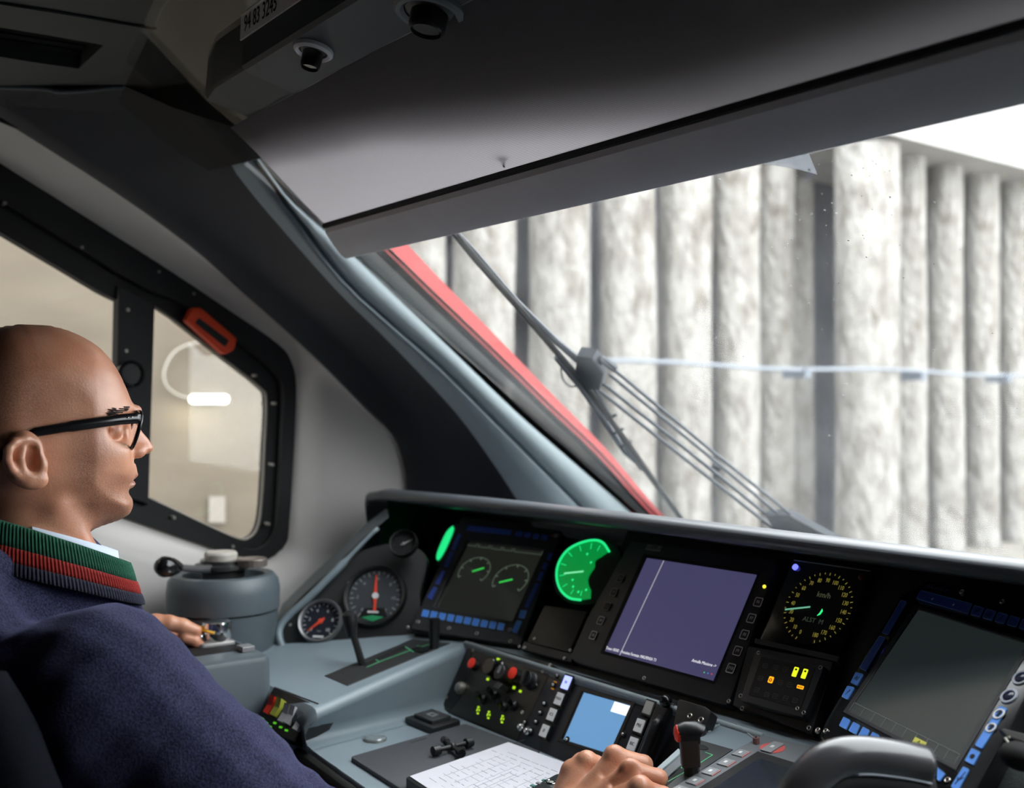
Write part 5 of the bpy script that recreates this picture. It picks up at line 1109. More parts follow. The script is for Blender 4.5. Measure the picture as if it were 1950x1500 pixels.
# ------------------------------------------------------------------ left side: brake valve pedestal and controller box
VC = A((-1.848, .742, 0))
FV = Fr(VC, (1, 0, 0), n=(0, 0, 1))
bv = thing('brake_valve', (VC[0], VC[1], -.60), 'round grey brake valve pedestal with a black knobbed lever', 'brake valve')
m = Mb(); m.lathe(FV, 0, 0, [(.080, -.62), (.088, -.46), (.0955, -.375), (.0955, -.366), (.092, -.365)], 44, cap=False); build(m, 'body', GREY_D, bv, smooth=40)
m = Mb(); m.lathe(FV, 0, 0, [(.092, -.364), (.0985, -.362), (.099, -.330), (.096, -.312), (.088, -.302), (.078, -.300), (.072, -.304), (.070, -.320), (0, -.320)], 44, cap=False); build(m, 'cap', GREY_D, bv, smooth=40)
m = Mb(); t = math.radians(-38); m.box(Fr(FV.p(.0958 * math.cos(t), .0958 * math.sin(t), 0), (-math.sin(t), math.cos(t), 0), n=(math.cos(t), math.sin(t), 0)), -.0008, .0008, -.47, -.366, -.004, .0006); build(m, 'seam', BLACK_M, bv)
m = Mb(); m.ball(onX(481, 1169, -1.78), .003, 8); build(m, 'screw', STEEL, bv, smooth='all')
hb_ = onX(437, 1078, VC[0]); FH2 = FV.moved(A((VC[0], VC[1] - .0, 0)))
m = Mb(); m.lathe(FV, .0, .0, [(.036, -.320), (.038, -.295), (.050, -.290), (.050, -.284), (.040, -.282), (.040, -.276), (0, -.276)], 28, cap=False); build(m, 'hub', mat('hub_dark_metal', (.10, .10, .10), .35, .7), bv, smooth=35)
m = Mb(); m.lathe(FV, .0, -.005, [(.028, -.277), (.029, -.266), (.026, -.262), (0, -.262)], 28); build(m, 'top_cap', mat('cap_pale', (.50, .47, .42), .4), bv, smooth=35)
m = Mb(); m.cyl(FV, .045, .035, .026, -.286, -.272, 20, .002); build(m, 'side_disc', mat('disc_copper_grey', (.20, .17, .15), .35, .5), bv)
kn = onX(318, 1079, -1.76); rod0 = A((VC[0] + .02, VC[1] - .03, -.288))
m = Mb(); m.tube([rod0, kn * .3 + rod0 * .7 + A((0, 0, -.002)), kn + (rod0 - kn) * .18], [.008, .0065, .006], 10); build(m, 'lever_rod', mat('rod_grey', (.12, .12, .125), .4, .5), bv, smooth=40)
dk_ = unit(kn - rod0); m = Mb(); m.tube([kn - dk_ * .032, kn - dk_ * .024, kn - dk_ * .008, kn + dk_ * .008, kn + dk_ * .019, kn + dk_ * .023], [.009, .012, .0165, .0175, .012, .004], 16); build(m, 'lever_knob', BLACK_G, bv, smooth='all')

bxm = thing('controller_box', (-1.70, .58, -.75), 'rounded grey controller box under the left hand', 'control box')
m = Mb(); m.prism(FLAT, rrect(-1.88, -1.562, .42, .708, .016, 5), -.80, -.388, .010); build(m, 'case', GREY_D, bxm, smooth=40)
m = Mb(); m.prism(FLAT, rrect(-1.80, -1.62, .60, .695, .01, 4), -.388, -.3872); build(m, 'slot', BLACK_M, bxm)
FT = Fr((0, 0, -.387), (1, 0, 0), n=(0, 0, 1))
a, b = FT.px(468, 1238); m = Mb(); m.box(FT, a - .012, a + .012, b - .01, b + .01, 0, .008, .001); build(m, 'slot_block', mat('block_grey', (.30, .30, .31), .4, .4), bxm)
ctl = thing('power_controller', FT.at(412, 1243), 'chrome capped power controller handle with a yellow tag, held by the left hand', 'controller handle')
kc_ = onX(413, 1186, -1.69); FK = Fr((kc_[0], kc_[1], 0), (1, 0, 0), n=(0, 0, 1)); zt = kc_[2] + .004
m = Mb(); m.lathe(FK, 0, 0, [(.021, zt - .034), (.0235, zt - .030), (.0240, zt - .006), (.0225, zt - .001), (.016, zt), (0, zt)], 30); build(m, 'cap', CHROME, ctl, smooth=40)
m = Mb(); m.prism(FK, rpoly([(-.024, -.045), (.024, -.035), (.026, .022), (-.022, .022)], .006, 3), -.390, zt - .030, .003); build(m, 'body', mat('controller_satin_grey', (.33, .32, .31), .4, .5), ctl, smooth=30)
yt = mat('tag_yellow', (.75, .38, .02), .45); m = Mb(); m.tube([FK.p(-.026, -.016, zt - .012), FK.p(-.010, -.027, zt - .013), FK.p(.010, -.026, zt - .012), FK.p(.024, -.014, zt - .015)], .0018, 7); m.ball(FK.p(-.004, -.0275, zt - .011), .0055, 10); build(m, 'tag', yt, ctl, smooth='all')
m = Mb(); m.tube([FK.p(.004, -.026, zt - .016), FK.p(.006, -.030, zt - .024), FK.p(.003, -.028, zt - .036)], .004, 8); build(m, 'trigger', CHROME, ctl, smooth='all')
# ------------------------------------------------------------------ the driver
def nets(V, lo, h):
    """naive surface nets on a sampled field (negative inside)"""
    S = V < 0; nx, ny, nz = V.shape
    c = np.zeros((nx - 1, ny - 1, nz - 1), np.int8)
    for i in (0, 1):
        for j in (0, 1):
            for k in (0, 1): c += S[i:nx - 1 + i, j:ny - 1 + j, k:nz - 1 + k]
    act = (c > 0) & (c < 8); idx = -np.ones(c.shape, np.int64); I = np.argwhere(act); idx[act] = np.arange(len(I))
    pos = np.zeros((len(I), 3)); cnt = np.zeros(len(I))
    i, j, k = I.T; cor = {}
    for a in (0, 1):
        for b in (0, 1):
            for d in (0, 1): cor[a, b, d] = V[i + a, j + b, k + d]
    for ax in range(3):
        for u in (0, 1):
            for w in (0, 1):
                p = [u, w]; p.insert(ax, 0); q = [u, w]; q.insert(ax, 1)
                va, vb = cor[tuple(p)], cor[tuple(q)]; mk = (va < 0) != (vb < 0)
                t = np.where(mk, va / np.where(mk, va - vb, 1), 0); P = np.tile(A(p, float), (len(I), 1)); P[:, ax] += t
                pos += np.where(mk[:, None], P, 0); cnt += mk
    pos = pos / cnt[:, None] + I
    F = []
    for ax in range(3):
        sl0 = [slice(None)] * 3; sl1 = [slice(None)] * 3; sl0[ax] = slice(0, -1); sl1[ax] = slice(1, None)
        a, b = S[tuple(sl0)], S[tuple(sl1)]; E_ = np.argwhere(a != b); o1, o2 = [x for x in range(3) if x != ax]
        E_ = E_[(E_[:, o1] > 0) & (E_[:, o2] > 0) & (E_[:, o1] < V.shape[o1] - 1) & (E_[:, o2] < V.shape[o2] - 1)]
        q = []
        for d1, d2 in ((-1, -1), (0, -1), (0, 0), (-1, 0)):
            e = E_.copy(); e[:, o1] += d1; e[:, o2] += d2; q.append(idx[e[:, 0], e[:, 1], e[:, 2]])
        q = np.stack(q, 1); fl = a[tuple(E_.T)]
        if ax == 1: fl = ~fl
        q[~fl] = q[~fl][:, ::-1]; F.append(q[(q >= 0).all(1)])
    return pos * h + lo, np.concatenate(F)
def grid(lo, hi, h):
    lo = A(lo, float); n = np.ceil((A(hi) - lo) / h).astype(int) + 1
    ax = [(lo[i] + h * np.arange(n[i])).astype(np.float32) for i in range(3)]
    return lo, ax[0][:, None, None], ax[1][None, :, None], ax[2][None, None, :]
def smin(a, b, k):
    h = np.clip(.5 + .5 * (b - a) / k, 0, 1); return b * (1 - h) + a * h - k * h * (1 - h)
def smax(a, b, k): return -smin(-a, -b, k)
def cone(X, Y, Z, p, q, r0, r1):
    p = A(p, float); d = A(q, float) - p; l2 = float(d @ d) + 1e-12
    t = np.clip(((X - p[0]) * d[0] + (Y - p[1]) * d[1] + (Z - p[2]) * d[2]) / l2, 0, 1)
    return np.sqrt((X - p[0] - t * d[0]) ** 2 + (Y - p[1] - t * d[1]) ** 2 + (Z - p[2] - t * d[2]) ** 2) - (r0 + (r1 - r0) * t)
def elli(X, Y, Z, c, r):
    k = np.sqrt(((X - c[0]) / r[0]) ** 2 + ((Y - c[1]) / r[1]) ** 2 + ((Z - c[2]) / r[2]) ** 2); return (k - 1) * min(r)
def chain(X, Y, Z, pts, rs, k=.004):
    f = None
    for a in range(len(pts) - 1):
        g = cone(X, Y, Z, pts[a], pts[a + 1], rs[a], rs[a + 1]); f = g if f is None else smin(f, g, k)
    return f
def meshof(V, F): m = Mb(); m.v = [tuple(v) for v in V]; m.f = F.tolist(); m.mi = [0] * len(m.f); return m
def polysdf(px, py, poly):
    """signed distance in pixels, positive inside"""
    P = A(poly, float); d = np.full(px.shape, 1e9); ins = np.zeros(px.shape, bool); n = len(P)
    for i in range(n):
        a, b = P[i - 1], P[i]; e = b - a; t = np.clip(((px - a[0]) * e[0] + (py - a[1]) * e[1]) / (e @ e + 1e-9), 0, 1)
        d = np.minimum(d, np.hypot(px - a[0] - t * e[0], py - a[1] - t * e[1]))
        cr = ((a[1] > py) != (b[1] > py)) & (px < (b[0] - a[0]) * (py - a[1]) / (b[1] - a[1] + 1e-12) + a[0]); ins ^= cr
    return np.where(ins, d, -d)
XM = -1.30                                            # the driver's mid plane; he faces +y
MMPX = .00060
ctr_ = onX(60, 1000, XM)
man = thing('person', (XM, .25, FLOORZ), 'seated driver in a navy sweater and black glasses with his right fist on the desk', 'person')

# head: half width over the profile, then ears, sockets and neck blended in
lo, X, Y, Z = grid((XM - .125, .055, -.30), (XM + .125, .475, .130), .0021)
y2, z2 = np.meshgrid(Y[0, :, 0].astype(float), Z[0, 0, :].astype(float), indexing='ij')
dd = XM * FW[0] + y2 * FW[1] + z2 * FW[2]
PXm = 975 + FPX * (XM * RT[0] + y2 * RT[1]) / dd; PYm = 750 - FPX * (XM * UP[0] + y2 * UP[1] + z2 * UP[2]) / dd
head = [(40, 618), (85, 620), (125, 629), (160, 645), (185, 662), (205, 684), (222, 710), (237, 742), (246, 766), (249, 778), (245, 792), (243, 815), (245, 840), (248, 862), (251, 880), (253, 898), (250, 916), (241, 934), (247, 948), (248, 962), (241, 978), (222, 990), (195, 1000), (165, 1008), (120, 1004), (60, 985), (-30, 965), (-70, 930), (-93, 860), (-98, 790), (-85, 715), (-55, 660), (-10, 627)]
def dome(d, R, w): t = np.clip(d * MMPX / R, -.2, 1); return np.where(d > 0, w * np.sqrt(np.clip(1 - (1 - t) ** 2, 0, 1)), d * MMPX * 1.5)
w0 = np.interp(PYm, [600, 700, 790, 850, 900, 950, 985, 1010], [.074, .077, .077, .075, .072, .067, .058, .045])
w0 = w0 * np.interp(PXm, [-100, 60, 150, 200, 260], [1.0, 1.0, .97, .90, .84])
W = dome(polysdf(PXm, PYm, [tuple(q) for q in spline(head + head[:1], 160)[:-1]]), .064, w0)
nose = [(243, 786), (252, 798), (262, 812), (274, 826), (284, 838), (291, 848), (292, 854), (286, 862), (272, 867), (258, 873), (240, 874), (225, 850), (228, 800)]
wn = np.interp(PYm, [785, 810, 840, 856, 870, 876], [.0095, .0095, .0115, .0155, .0165, .014]) * np.interp(PXm, [240, 262, 292], [1.25, 1.0, .72])
Wn = dome(polysdf(PXm, PYm, nose), .011, wn)
def lipw(poly, w, R): return dome(polysdf(PXm, PYm, poly), R, w)
Wl = np.maximum(lipw([(232, 882), (255, 880), (258, 893), (260.5, 904), (256, 911), (246, 915), (228, 914)], .026, .017), lipw([(228, 915), (246, 915), (255, 915.5), (257, 921), (251, 928), (241, 933), (228, 933)], .022, .015))
Wc = lipw([(215, 940), (240, 938), (249, 948), (250.5, 962), (243, 979), (222, 990), (200, 985)], .026, .020)
f2 = lambda Wx: (np.abs(X - XM) - Wx[None].astype(np.float32))
f = f2(W) * .75; f = smin(f, f2(Wn) * .7, .006); f = smin(f, f2(Wl) * .7, .004); f = smin(f, f2(Wc) * .7, .008)
f = smin(f, cone(X, Y, Z, onX(62, 930, XM), onX(40, 1140, XM), .060, .064), .022)
for s in (1, -1):
    def ob(px, py, off):                               # a point seen at this pixel on the near side, mirrored for the far side
        q = onX(px, py, XM + off); q[0] = XM + s * off; return q
    f = smin(f, cone(X, Y, Z, ob(105, 968, .052), ob(166, 1055, .030), .012, .014), .018)      # neck muscle
    f = smin(f, cone(X, Y, Z, ob(212, 793, .054), ob(257, 783, .018), .008, .008), .010)       # brow
    f = smin(f, elli(X, Y, Z, ob(205, 858, .046), (.014, .020, .018)), .022)                     # cheek
    f = smax(f, -elli(X, Y, Z, ob(230, 819, .049), (.021, .018, .0135)), .012)                   # eye socket
    e_ = ob(213, 820, .036); f = smin(f, elli(X, Y, Z, e_, (.0128, .0122, .0112)), .004)
    f = smin(f, cone(X, Y, Z, ob(208, 813, .048), ob(224, 811, .032), .0040, .0042), .004)     # upper lid
    f = smin(f, cone(X, Y, Z, ob(208, 828, .047), ob(223, 829, .032), .0030, .0032), .004)     # lower lid
    f = smin(f, elli(X, Y, Z, ob(262, 861, .0125), (.0065, .0095, .0075)), .004)                 # nostril wing
    f = smax(f, -elli(X, Y, Z, ob(266, 869, .0075), (.0032, .0060, .0030)), .002)                # nostril
    f = smax(f, -cone(X, Y, Z, ob(259, 914, .004), ob(246, 921, .026), .0016, .0022), .003)    # mouth line
    f = smax(f, -cone(X, Y, Z, ob(252, 868, .027), ob(240, 906, .034), .0005, .0003), .005)    # fold beside the mouth
    # ear
    ex = .083
    hel = [ob(72, 857, ex - .004), ob(67, 843, ex), ob(47, 836, ex + .006), ob(27, 842, ex + .010), ob(16, 856, ex + .013), ob(14, 873, ex + .013), ob(21, 892, ex + .010), ob(33, 904, ex + .006), ob(52, 915, ex + .002)]
    plate = elli(X, Y, Z, ob(45, 873, ex + .001), (.0085, .0205, .0300))
    f = smin(f, plate, .006)
    f = smax(f, -elli(X, Y, Z, ob(60, 884, ex + .010), (.0135, .0105, .0150)), .003)
    f = smax(f, -elli(X, Y, Z, ob(62, 856, ex + .010), (.0095, .0065, .0100)), .003)
    f = smax(f, -chain(X, Y, Z, [ob(58, 842, ex + .010), ob(36, 846, ex + .013), ob(27, 862, ex + .015), ob(31, 890, ex + .013)], [.0035, .0042, .0042, .003]), .003)
    f = smin(f, chain(X, Y, Z, hel, [.0036, .0042, .0046, .0048, .0048, .0046, .0044, .0046, .006], .002), .003)
    f = smin(f, chain(X, Y, Z, [ob(44, 853, ex + .005), ob(39, 872, ex + .008), ob(43, 893, ex + .006), ob(56, 907, ex + .004)], [.003, .0042, .0042, .0045], .002), .0035)
    f = smin(f, elli(X, Y, Z, ob(70, 914, ex), (.0068, .0115, .0090)), .006)
    f = smin(f, elli(X, Y, Z, ob(81, 886, ex), (.0058, .0050, .0080)), .004)
Vh, Fh = nets(f.astype(np.float64), lo, .0021)
body = meshof(Vh, Fh)

# right fist on the desk
def H(px, py, d): return atd(px, py, d)
K = [H(1117, 1446, 1.245), H(1170, 1436, 1.215), H(1200, 1462, 1.185), H(1219, 1494, 1.160)]        # index to little knuckle
wr = H(1092, 1562, 1.195)
fwd = unit(A((.35, 1.0, -.15)))
lo2 = np.min([wr, *K], 0) - .07; hi2 = np.max([wr, *K], 0) + .075
lo2, X2, Y2, Z2 = grid(lo2, hi2, .0016)
g = None
wr2 = [wr + (K[i] - np.mean(K, 0)) * .42 for i in range(4)]
for i in range(4):
    h = cone(X2, Y2, Z2, wr2[i], K[i] + A((0, 0, -.006)), .017, .0125); g = h if g is None else smin(g, h, .012)
g = smin(g, cone(X2, Y2, Z2, wr + A((-.035, -.08, -.015)), wr, .027, .025), .015)
for i in range(4):
    r = (.0098, .0104, .0100, .0088)[i]; L1 = (.030, .033, .031, .025)[i]
    p1 = K[i] + fwd * L1 + A((.004, 0, -.009)); p2 = p1 + A((-.012, -.004, -.026)); p3 = p2 + A((-.018, -.020, -.006))
    g = smin(g, elli(X2, Y2, Z2, K[i], (.0112, .0112, .0105)), .006)
    g = smin(g, chain(X2, Y2, Z2, [K[i] + A((0, 0, -.002)), p1, p2, p3], [r * 1.04, r, r * .92, r * .82], .003), .0035)
for i in range(3):                                      # tendons and the dips between the knuckles
    md = (K[i] + K[i + 1]) / 2 + A((0, 0, .010)); g = smax(g, -cone(X2, Y2, Z2, md, md * .6 + ((wr2[i] + wr2[i + 1]) / 2 + A((0, 0, .016))) * .4, .0055, .001), .009)
th = [wr2[0] + A((-.018, .015, .0)), H(1092, 1470, 1.25), H(1108, 1452, 1.275), H(1135, 1452, 1.285)]
g = smin(g, chain(X2, Y2, Z2, th, [.018, .0145, .0115, .0095], .004), .008)
Vr, Fr_ = nets(g.astype(np.float64), lo2, .0016)
# left hand on the controller: thumb on top, fingers round the cap
lx = -1.695
wl_ = onX(262, 1222, lx - .02); T = [onX(296, 1188, lx - .01), onX(322, 1186, lx), onX(348, 1192, lx + .006), onX(372, 1201, lx + .010)]
lo3 = np.min([wl_, *T], 0) - .075; hi3 = np.max([wl_, *T], 0) + .075
lo3, X3, Y3, Z3 = grid(lo3, hi3, .0020)
g = cone(X3, Y3, Z3, wl_ + A((.0, -.06, -.02)), wl_ + A((0, 0, 0)), .027, .026); pc_ = onX(318, 1222, lx - .035)
g = smin(g, elli(X3, Y3, Z3, pc_, (.036, .040, .020)), .015); g = smin(g, chain(X3, Y3, Z3, [wl_, *T], [.020, .016, .0125, .0118, .0100], .004), .008)
for i in range(4):
    kx = lx - .014 - .021 * i; a0 = A((kx, pc_[1] + .030, pc_[2] + .006 - .003 * i)); a1 = a0 + A((.004, .036, -.004)); a2 = a1 + A((.010, .016, -.018)); a3 = a2 + A((.010, -.006, -.016))
    g = smin(g, chain(X3, Y3, Z3, [pc_ * .5 + a0 * .5, a0, a1, a2, a3], [.011, .0105, .0098, .0090, .0080], .003), .004)
fg = [onX(352, 1213, lx + .008), onX(372, 1222, lx + .014), onX(388, 1236, lx + .016)]
g = smin(g, chain(X3, Y3, Z3, [pc_ + A((.02, .01, -.004)), *fg], [.012, .0095, .0090, .0078], .003), .004)
Vl, Fl = nets(g.astype(np.float64), lo3, .0020)
for V_, F_ in ((Vr, Fr_), (Vl, Fl)):
    k0 = len(body.v); body.v += [tuple(v) for v in V_]; body.f += (F_ + k0).tolist()
# arms and trunk under the sweater join head and hands into one figure
SR = A((XM + .205, .285, -.290)); SL = A((XM - .205, .285, -.300)); ER = A((-1.005, .545, -.484)); EL = A((-1.64, .40, -.50))
lo4, X4, Y4, Z4 = grid((-1.80, -.06, -.98), (-.86, .80, -.10), .010)
g = cone(X4, Y4, Z4, (XM, .26, -.22), (XM, .17, -.85), .07, .12)
for S_, E_, Wp in ((SR, ER, wr), (SL, EL, wl_)):
    g = smin(g, cone(X4, Y4, Z4, (XM, .26, -.30), S_, .06, .05), .03); g = smin(g, cone(X4, Y4, Z4, S_, E_, .042, .036), .02); g = smin(g, cone(X4, Y4, Z4, E_, Wp, .035, .026), .02)
Vb, Fb = nets(g.astype(np.float64), lo4, .010); k0 = len(body.v); body.v += [tuple(v) for v in Vb]; body.f += (Fb + k0).tolist()
body.mi = [0] * len(body.f)
SKIN = bpy.data.materials.new('skin'); SKIN.use_nodes = True; nt = SKIN.node_tree; L = nt.links.new; b = nt.nodes['Principled BSDF']
b.inputs['Roughness'].default_value = .36; b.inputs['Specular IOR Level'].default_value = .5; b.inputs['Subsurface Weight'].default_value = .12; b.inputs['Subsurface Radius'].default_value = (.010, .0035, .0018)
tcn = nt.nodes.new('ShaderNodeTexCoord')
n1 = nt.nodes.new('ShaderNodeTexNoise'); n1.inputs['Scale'].default_value = 26; n1.inputs['Detail'].default_value = 6; L(tcn.outputs['Object'], n1.inputs['Vector'])
rp = nt.nodes.new('ShaderNodeValToRGB'); rp.color_ramp.elements[0].position = .3; rp.color_ramp.elements[0].color = (.51, .215, .125, 1); rp.color_ramp.elements[1].position = .7; rp.color_ramp.elements[1].color = (.63, .31, .195, 1); L(n1.outputs['Fac'], rp.inputs[0])
# stubble: the shaved scalp and the beard area, by place on the head
sx_ = nt.nodes.new('ShaderNodeSeparateXYZ'); L(tcn.outputs['Object'], sx_.inputs[0])
oz = FLOORZ; jaw = onX(200, 950, XM) - A((XM, .25, oz)); scalp = onX(60, 760, XM) - A((XM, .25, oz))
def near(c, r, soft):
    vm = nt.nodes.new('ShaderNodeVectorMath'); vm.operation = 'SUBTRACT'; vm.inputs[1].default_value = tuple(c); L(tcn.outputs['Object'], vm.inputs[0])
    v2 = nt.nodes.new('ShaderNodeVectorMath'); v2.operation = 'DIVIDE'; v2.inputs[1].default_value = r; L(vm.outputs[0], v2.inputs[0])
    ln = nt.nodes.new('ShaderNodeVectorMath'); ln.operation = 'LENGTH'; L(v2.outputs[0], ln.inputs[0])
    mr = nt.nodes.new('ShaderNodeMapRange'); mr.inputs['From Min'].default_value = 1 + soft; mr.inputs['From Max'].default_value = 1 - soft; L(ln.outputs['Value'], mr.inputs['Value']); return mr.outputs[0]
j_ = near(jaw + A((0, -.005, -.002)), (.10, .058, .040), .25); j2 = near(onX(130, 880, XM) - A((XM, .25, oz)), (.12, .020, .05), .4); s_ = near(scalp + A((0, -.055, .0)), (.12, .075, .055), .3)
mx1 = nt.nodes.new('ShaderNodeMath'); mx1.operation = 'MAXIMUM'; L(j_, mx1.inputs[0]); L(s_, mx1.inputs[1])
mx2 = nt.nodes.new('ShaderNodeMath'); mx2.operation = 'MAXIMUM'; L(mx1.outputs[0], mx2.inputs[0]); L(j2, mx2.inputs[1])
n3 = nt.nodes.new('ShaderNodeTexNoise'); n3.inputs['Scale'].default_value = 900; n3.inputs['Detail'].default_value = 2; L(tcn.outputs['Object'], n3.inputs['Vector'])
mr3 = nt.nodes.new('ShaderNodeMapRange'); mr3.inputs['From Min'].default_value = .40; mr3.inputs['From Max'].default_value = .62; mr3.inputs['To Min'].default_value = .20; mr3.inputs['To Max'].default_value = .75; L(n3.outputs['Fac'], mr3.inputs['Value'])
mm = nt.nodes.new('ShaderNodeMath'); mm.operation = 'MULTIPLY'; L(mx2.outputs[0], mm.inputs[0]); L(mr3.outputs[0], mm.inputs[1])
lipm = near(onX(252, 912, XM) - A((XM, .25, oz)), (.026, .0075, .0075), .3)
ml = nt.nodes.new('ShaderNodeMix'); ml.data_type = 'RGBA'; ml.inputs[7].default_value = (.46, .17, .13, 1); L(lipm, ml.inputs[0]); L(rp.outputs[0], ml.inputs[6])
mc_ = nt.nodes.new('ShaderNodeMix'); mc_.data_type = 'RGBA'; mc_.inputs[7].default_value = (.15, .085, .058, 1); L(mm.outputs[0], mc_.inputs[0]); L(ml.outputs[2], mc_.inputs[6])
L(mc_.outputs[2], b.inputs['Base Color'])
n2 = nt.nodes.new('ShaderNodeTexNoise'); n2.inputs['Scale'].default_value = 420; n2.inputs['Detail'].default_value = 4; L(tcn.outputs['Object'], n2.inputs['Vector'])
bp = nt.nodes.new('ShaderNodeBump'); bp.inputs['Strength'].default_value = .25; bp.inputs['Distance'].default_value = .0012; L(n2.outputs['Fac'], bp.inputs['Height']); L(bp.outputs[0], b.inputs['Normal'])
bo = build(body, 'body', SKIN, man, smooth='all')
hd_ = Vh @ FW; hpx = 975 + FPX * (Vh @ RT) / hd_; hpy = 750 - FPX * (Vh @ UP) / hd_
def onhead(px, py):                                    # the skin point seen at this pixel
    k = np.where((abs(hpx - px) < 4) & (abs(hpy - py) < 4))[0]
    return Vh[k[np.argmin(hd_[k])]].copy() if len(k) else onX(px, py, XM + .04)
for s in (1, -1):
    e_ = onX(213, 820, XM + .036); e_[0] = XM + s * .036; e_[1] += .0006
    m = Mb(); m.ball(e_, .0111, 20); build(m, 'eye', mat('eye_white', (.72, .68, .64), .2), man, smooth='all')
    m = Mb(); m.ball(e_ + A((0, .0078, 0)), .0050, 14, (1, .8, 1)); build(m, 'iris', mat('iris_brown', (.04, .02, .012), .15), man, smooth='all')
    m = Mb(); rr = random.Random(2 + s)
    for k in range(220):
        t = rr.random(); q = onhead(213 + 36 * t, 789 - 15 * t + rr.uniform(-3.4, 3.4)); q[0] = XM + s * (q[0] - XM); q = q + A((s * .0004, .0003, 0))
        d_ = A((s * .003 * (1 - t), -.006 + .002 * t, .0022 - .003 * t)); m.tube([q, q + d_ * .6 + A((s * .0008, .0006, 0)), q + d_], [.0008, .0007, .0002], 4)
    o = build(m, 'eyebrow', mat('brow_hair', (.018, .012, .010), .7), man); o['kind'] = 'stuff'

# glasses
gl_ = thing('glasses', onX(250, 810, XM), 'black framed glasses worn by the driver', 'glasses')
ACET = mat('black_acetate', (.008, .008, .009), .18)
yf = float(onX(264, 797, XM + .066)[1]); zf = float(onX(264, 800, XM + .066)[2])
for s in (1, -1):
    c_ = A((XM + s * .037, yf + .004, zf - .012)); rim = []
    for k in range(36):
        t = 2 * math.pi * k / 36; ca, sa = math.cos(t), math.sin(t); e_ = 2.6
        dx = .0265 * np.sign(ca) * abs(ca) ** (2 / e_); dz = .0215 * np.sign(sa) * abs(sa) ** (2 / e_)
        dx *= 1 + .10 * (dz / .0215)
        rim.append(c_ + A((s * dx, -.0035 * (dx / .0265) * 1.0 + .0055 * (dz / .0215), dz)))
    m = Mb(); m.tube(rim, .0024, 8, closed=True); build(m, 'rim', ACET, gl_, smooth='all')
    m = Mb(); m.add([p for p in rim] + [p + A((0, .0015, 0)) for p in rim], [tuple(range(36)), tuple(reversed(range(36, 72)))]); build(m, 'lens', glass('lens_glass_%d' % s, (.98, .98, .97)), gl_)
    ar = [onX(266, 796, XM + .068), onX(235, 798, XM + .074), onX(192, 803.5, XM + .079), onX(140, 811, XM + .082), onX(96, 818, XM + .082), onX(55, 826, XM + .081), onX(28, 840, XM + .078), onX(6, 862, XM + .076), onX(-12, 885, XM + .074)]
    for p in ar: p[0] = XM + s * (p[0] - XM)
    ar[0][1] = yf + .001
    m = Mb(); m.tube(spline(ar, 30), [.0060] * 12 + [.0052] * 6 + [.0034] * 12, 8, flat=.45, upv=(1, 0, 0)); tm = build(m, 'temple', ACET, gl_, smooth='all')
    for dx in (-3, 4):
        q = onX(247 + dx, 794.5 - dx * .1, XM + .0765); q[0] = XM + s * (q[0] - XM); m = Mb(); m.ball(q, .0009, 8, (1, 1.4, 1)); build(m, 'rivet', CHROME, tm, smooth='all')
m = Mb(); m.tube(spline([(XM - .012, yf + .007, zf - .004), (XM, yf + .010, zf - .001), (XM + .012, yf + .007, zf - .004)], 10), .0026, 8); build(m, 'bridge', ACET, gl_, smooth='all')

# sweater: trunk and sleeves with folds
lo5, X5, Y5, Z5 = grid((-1.86, -.12, -1.00), (-.84, .86, -.13), .0058)
def wav(a, b, c, ph): return np.sin(a * X5 + b * Y5 + c * Z5 + ph)
g = elli(X5, Y5, Z5, (XM, .185, -.52), (.215, .155, .42))
g = smin(g, cone(X5, Y5, Z5, (XM, .298, -.212), (XM, .24, -.38), .086, .112), .04)
g = smin(g, cone(X5, Y5, Z5, (XM, .350, -.250), (XM, .352, -.34), .062, .078), .04)
g = smin(g, cone(X5, Y5, Z5, (XM - .15, .275, -.330), (XM + .15, .275, -.330), .066, .066), .05)
g = smin(g, cone(X5, Y5, Z5, (XM, .37, -.29), (XM, .33, -.52), .05, .09), .05)
rsl = chain(X5, Y5, Z5, [SR + A((-.03, 0, .004)), SR + A((0, .034, .002)), SR * .5 + ER * .5 + A((0, .004, -.004)), ER, ER * .45 + wr * .55 + A((0, 0, -.02)), wr + (ER - wr) * .22], [.074, .083, .068, .058, .050, .040], .02)
lsl = chain(X5, Y5, Z5, [SL, SL * .5 + EL * .5, EL, wl_ + (EL - wl_) * .2], [.083, .070, .062, .042], .02)
g = smin(g, rsl, .035); g = smin(g, lsl, .035)
ax_ = unit(ER - SR); sA = ax_[0] * 1.0, ax_[1], ax_[2]
amp = np.clip(1 - np.abs(g) / .05, 0, 1)
fold = .0062 * wav(60 * sA[0] + 22, 60 * sA[1] - 14, 60 * sA[2] + 40, .3) + .0042 * wav(95, 70, -60, 1.7) * wav(20, -31, 44, .5) + .0016 * wav(-70, 130, 90, 2.2)
near_el = np.exp(-(((X5 - ER[0]) ** 2 + (Y5 - ER[1] + .04) ** 2 + (Z5 - ER[2] - .02) ** 2) / .016))
fold = fold * (.45 + .9 * near_el)
g = g + fold.astype(np.float32) * amp
Vs, Fs = nets(g.astype(np.float64), lo5, .0058)
WOOL = bpy.data.materials.new('navy_wool'); WOOL.use_nodes = True; nt = WOOL.node_tree; L = nt.links.new; b = nt.nodes['Principled BSDF']
b.inputs['Roughness'].default_value = .95; b.inputs['Specular IOR Level'].default_value = .15; b.inputs['Sheen Weight'].default_value = .30; b.inputs['Sheen Roughness'].default_value = .5; b.inputs['Sheen Tint'].default_value = (.42, .44, .80, 1)
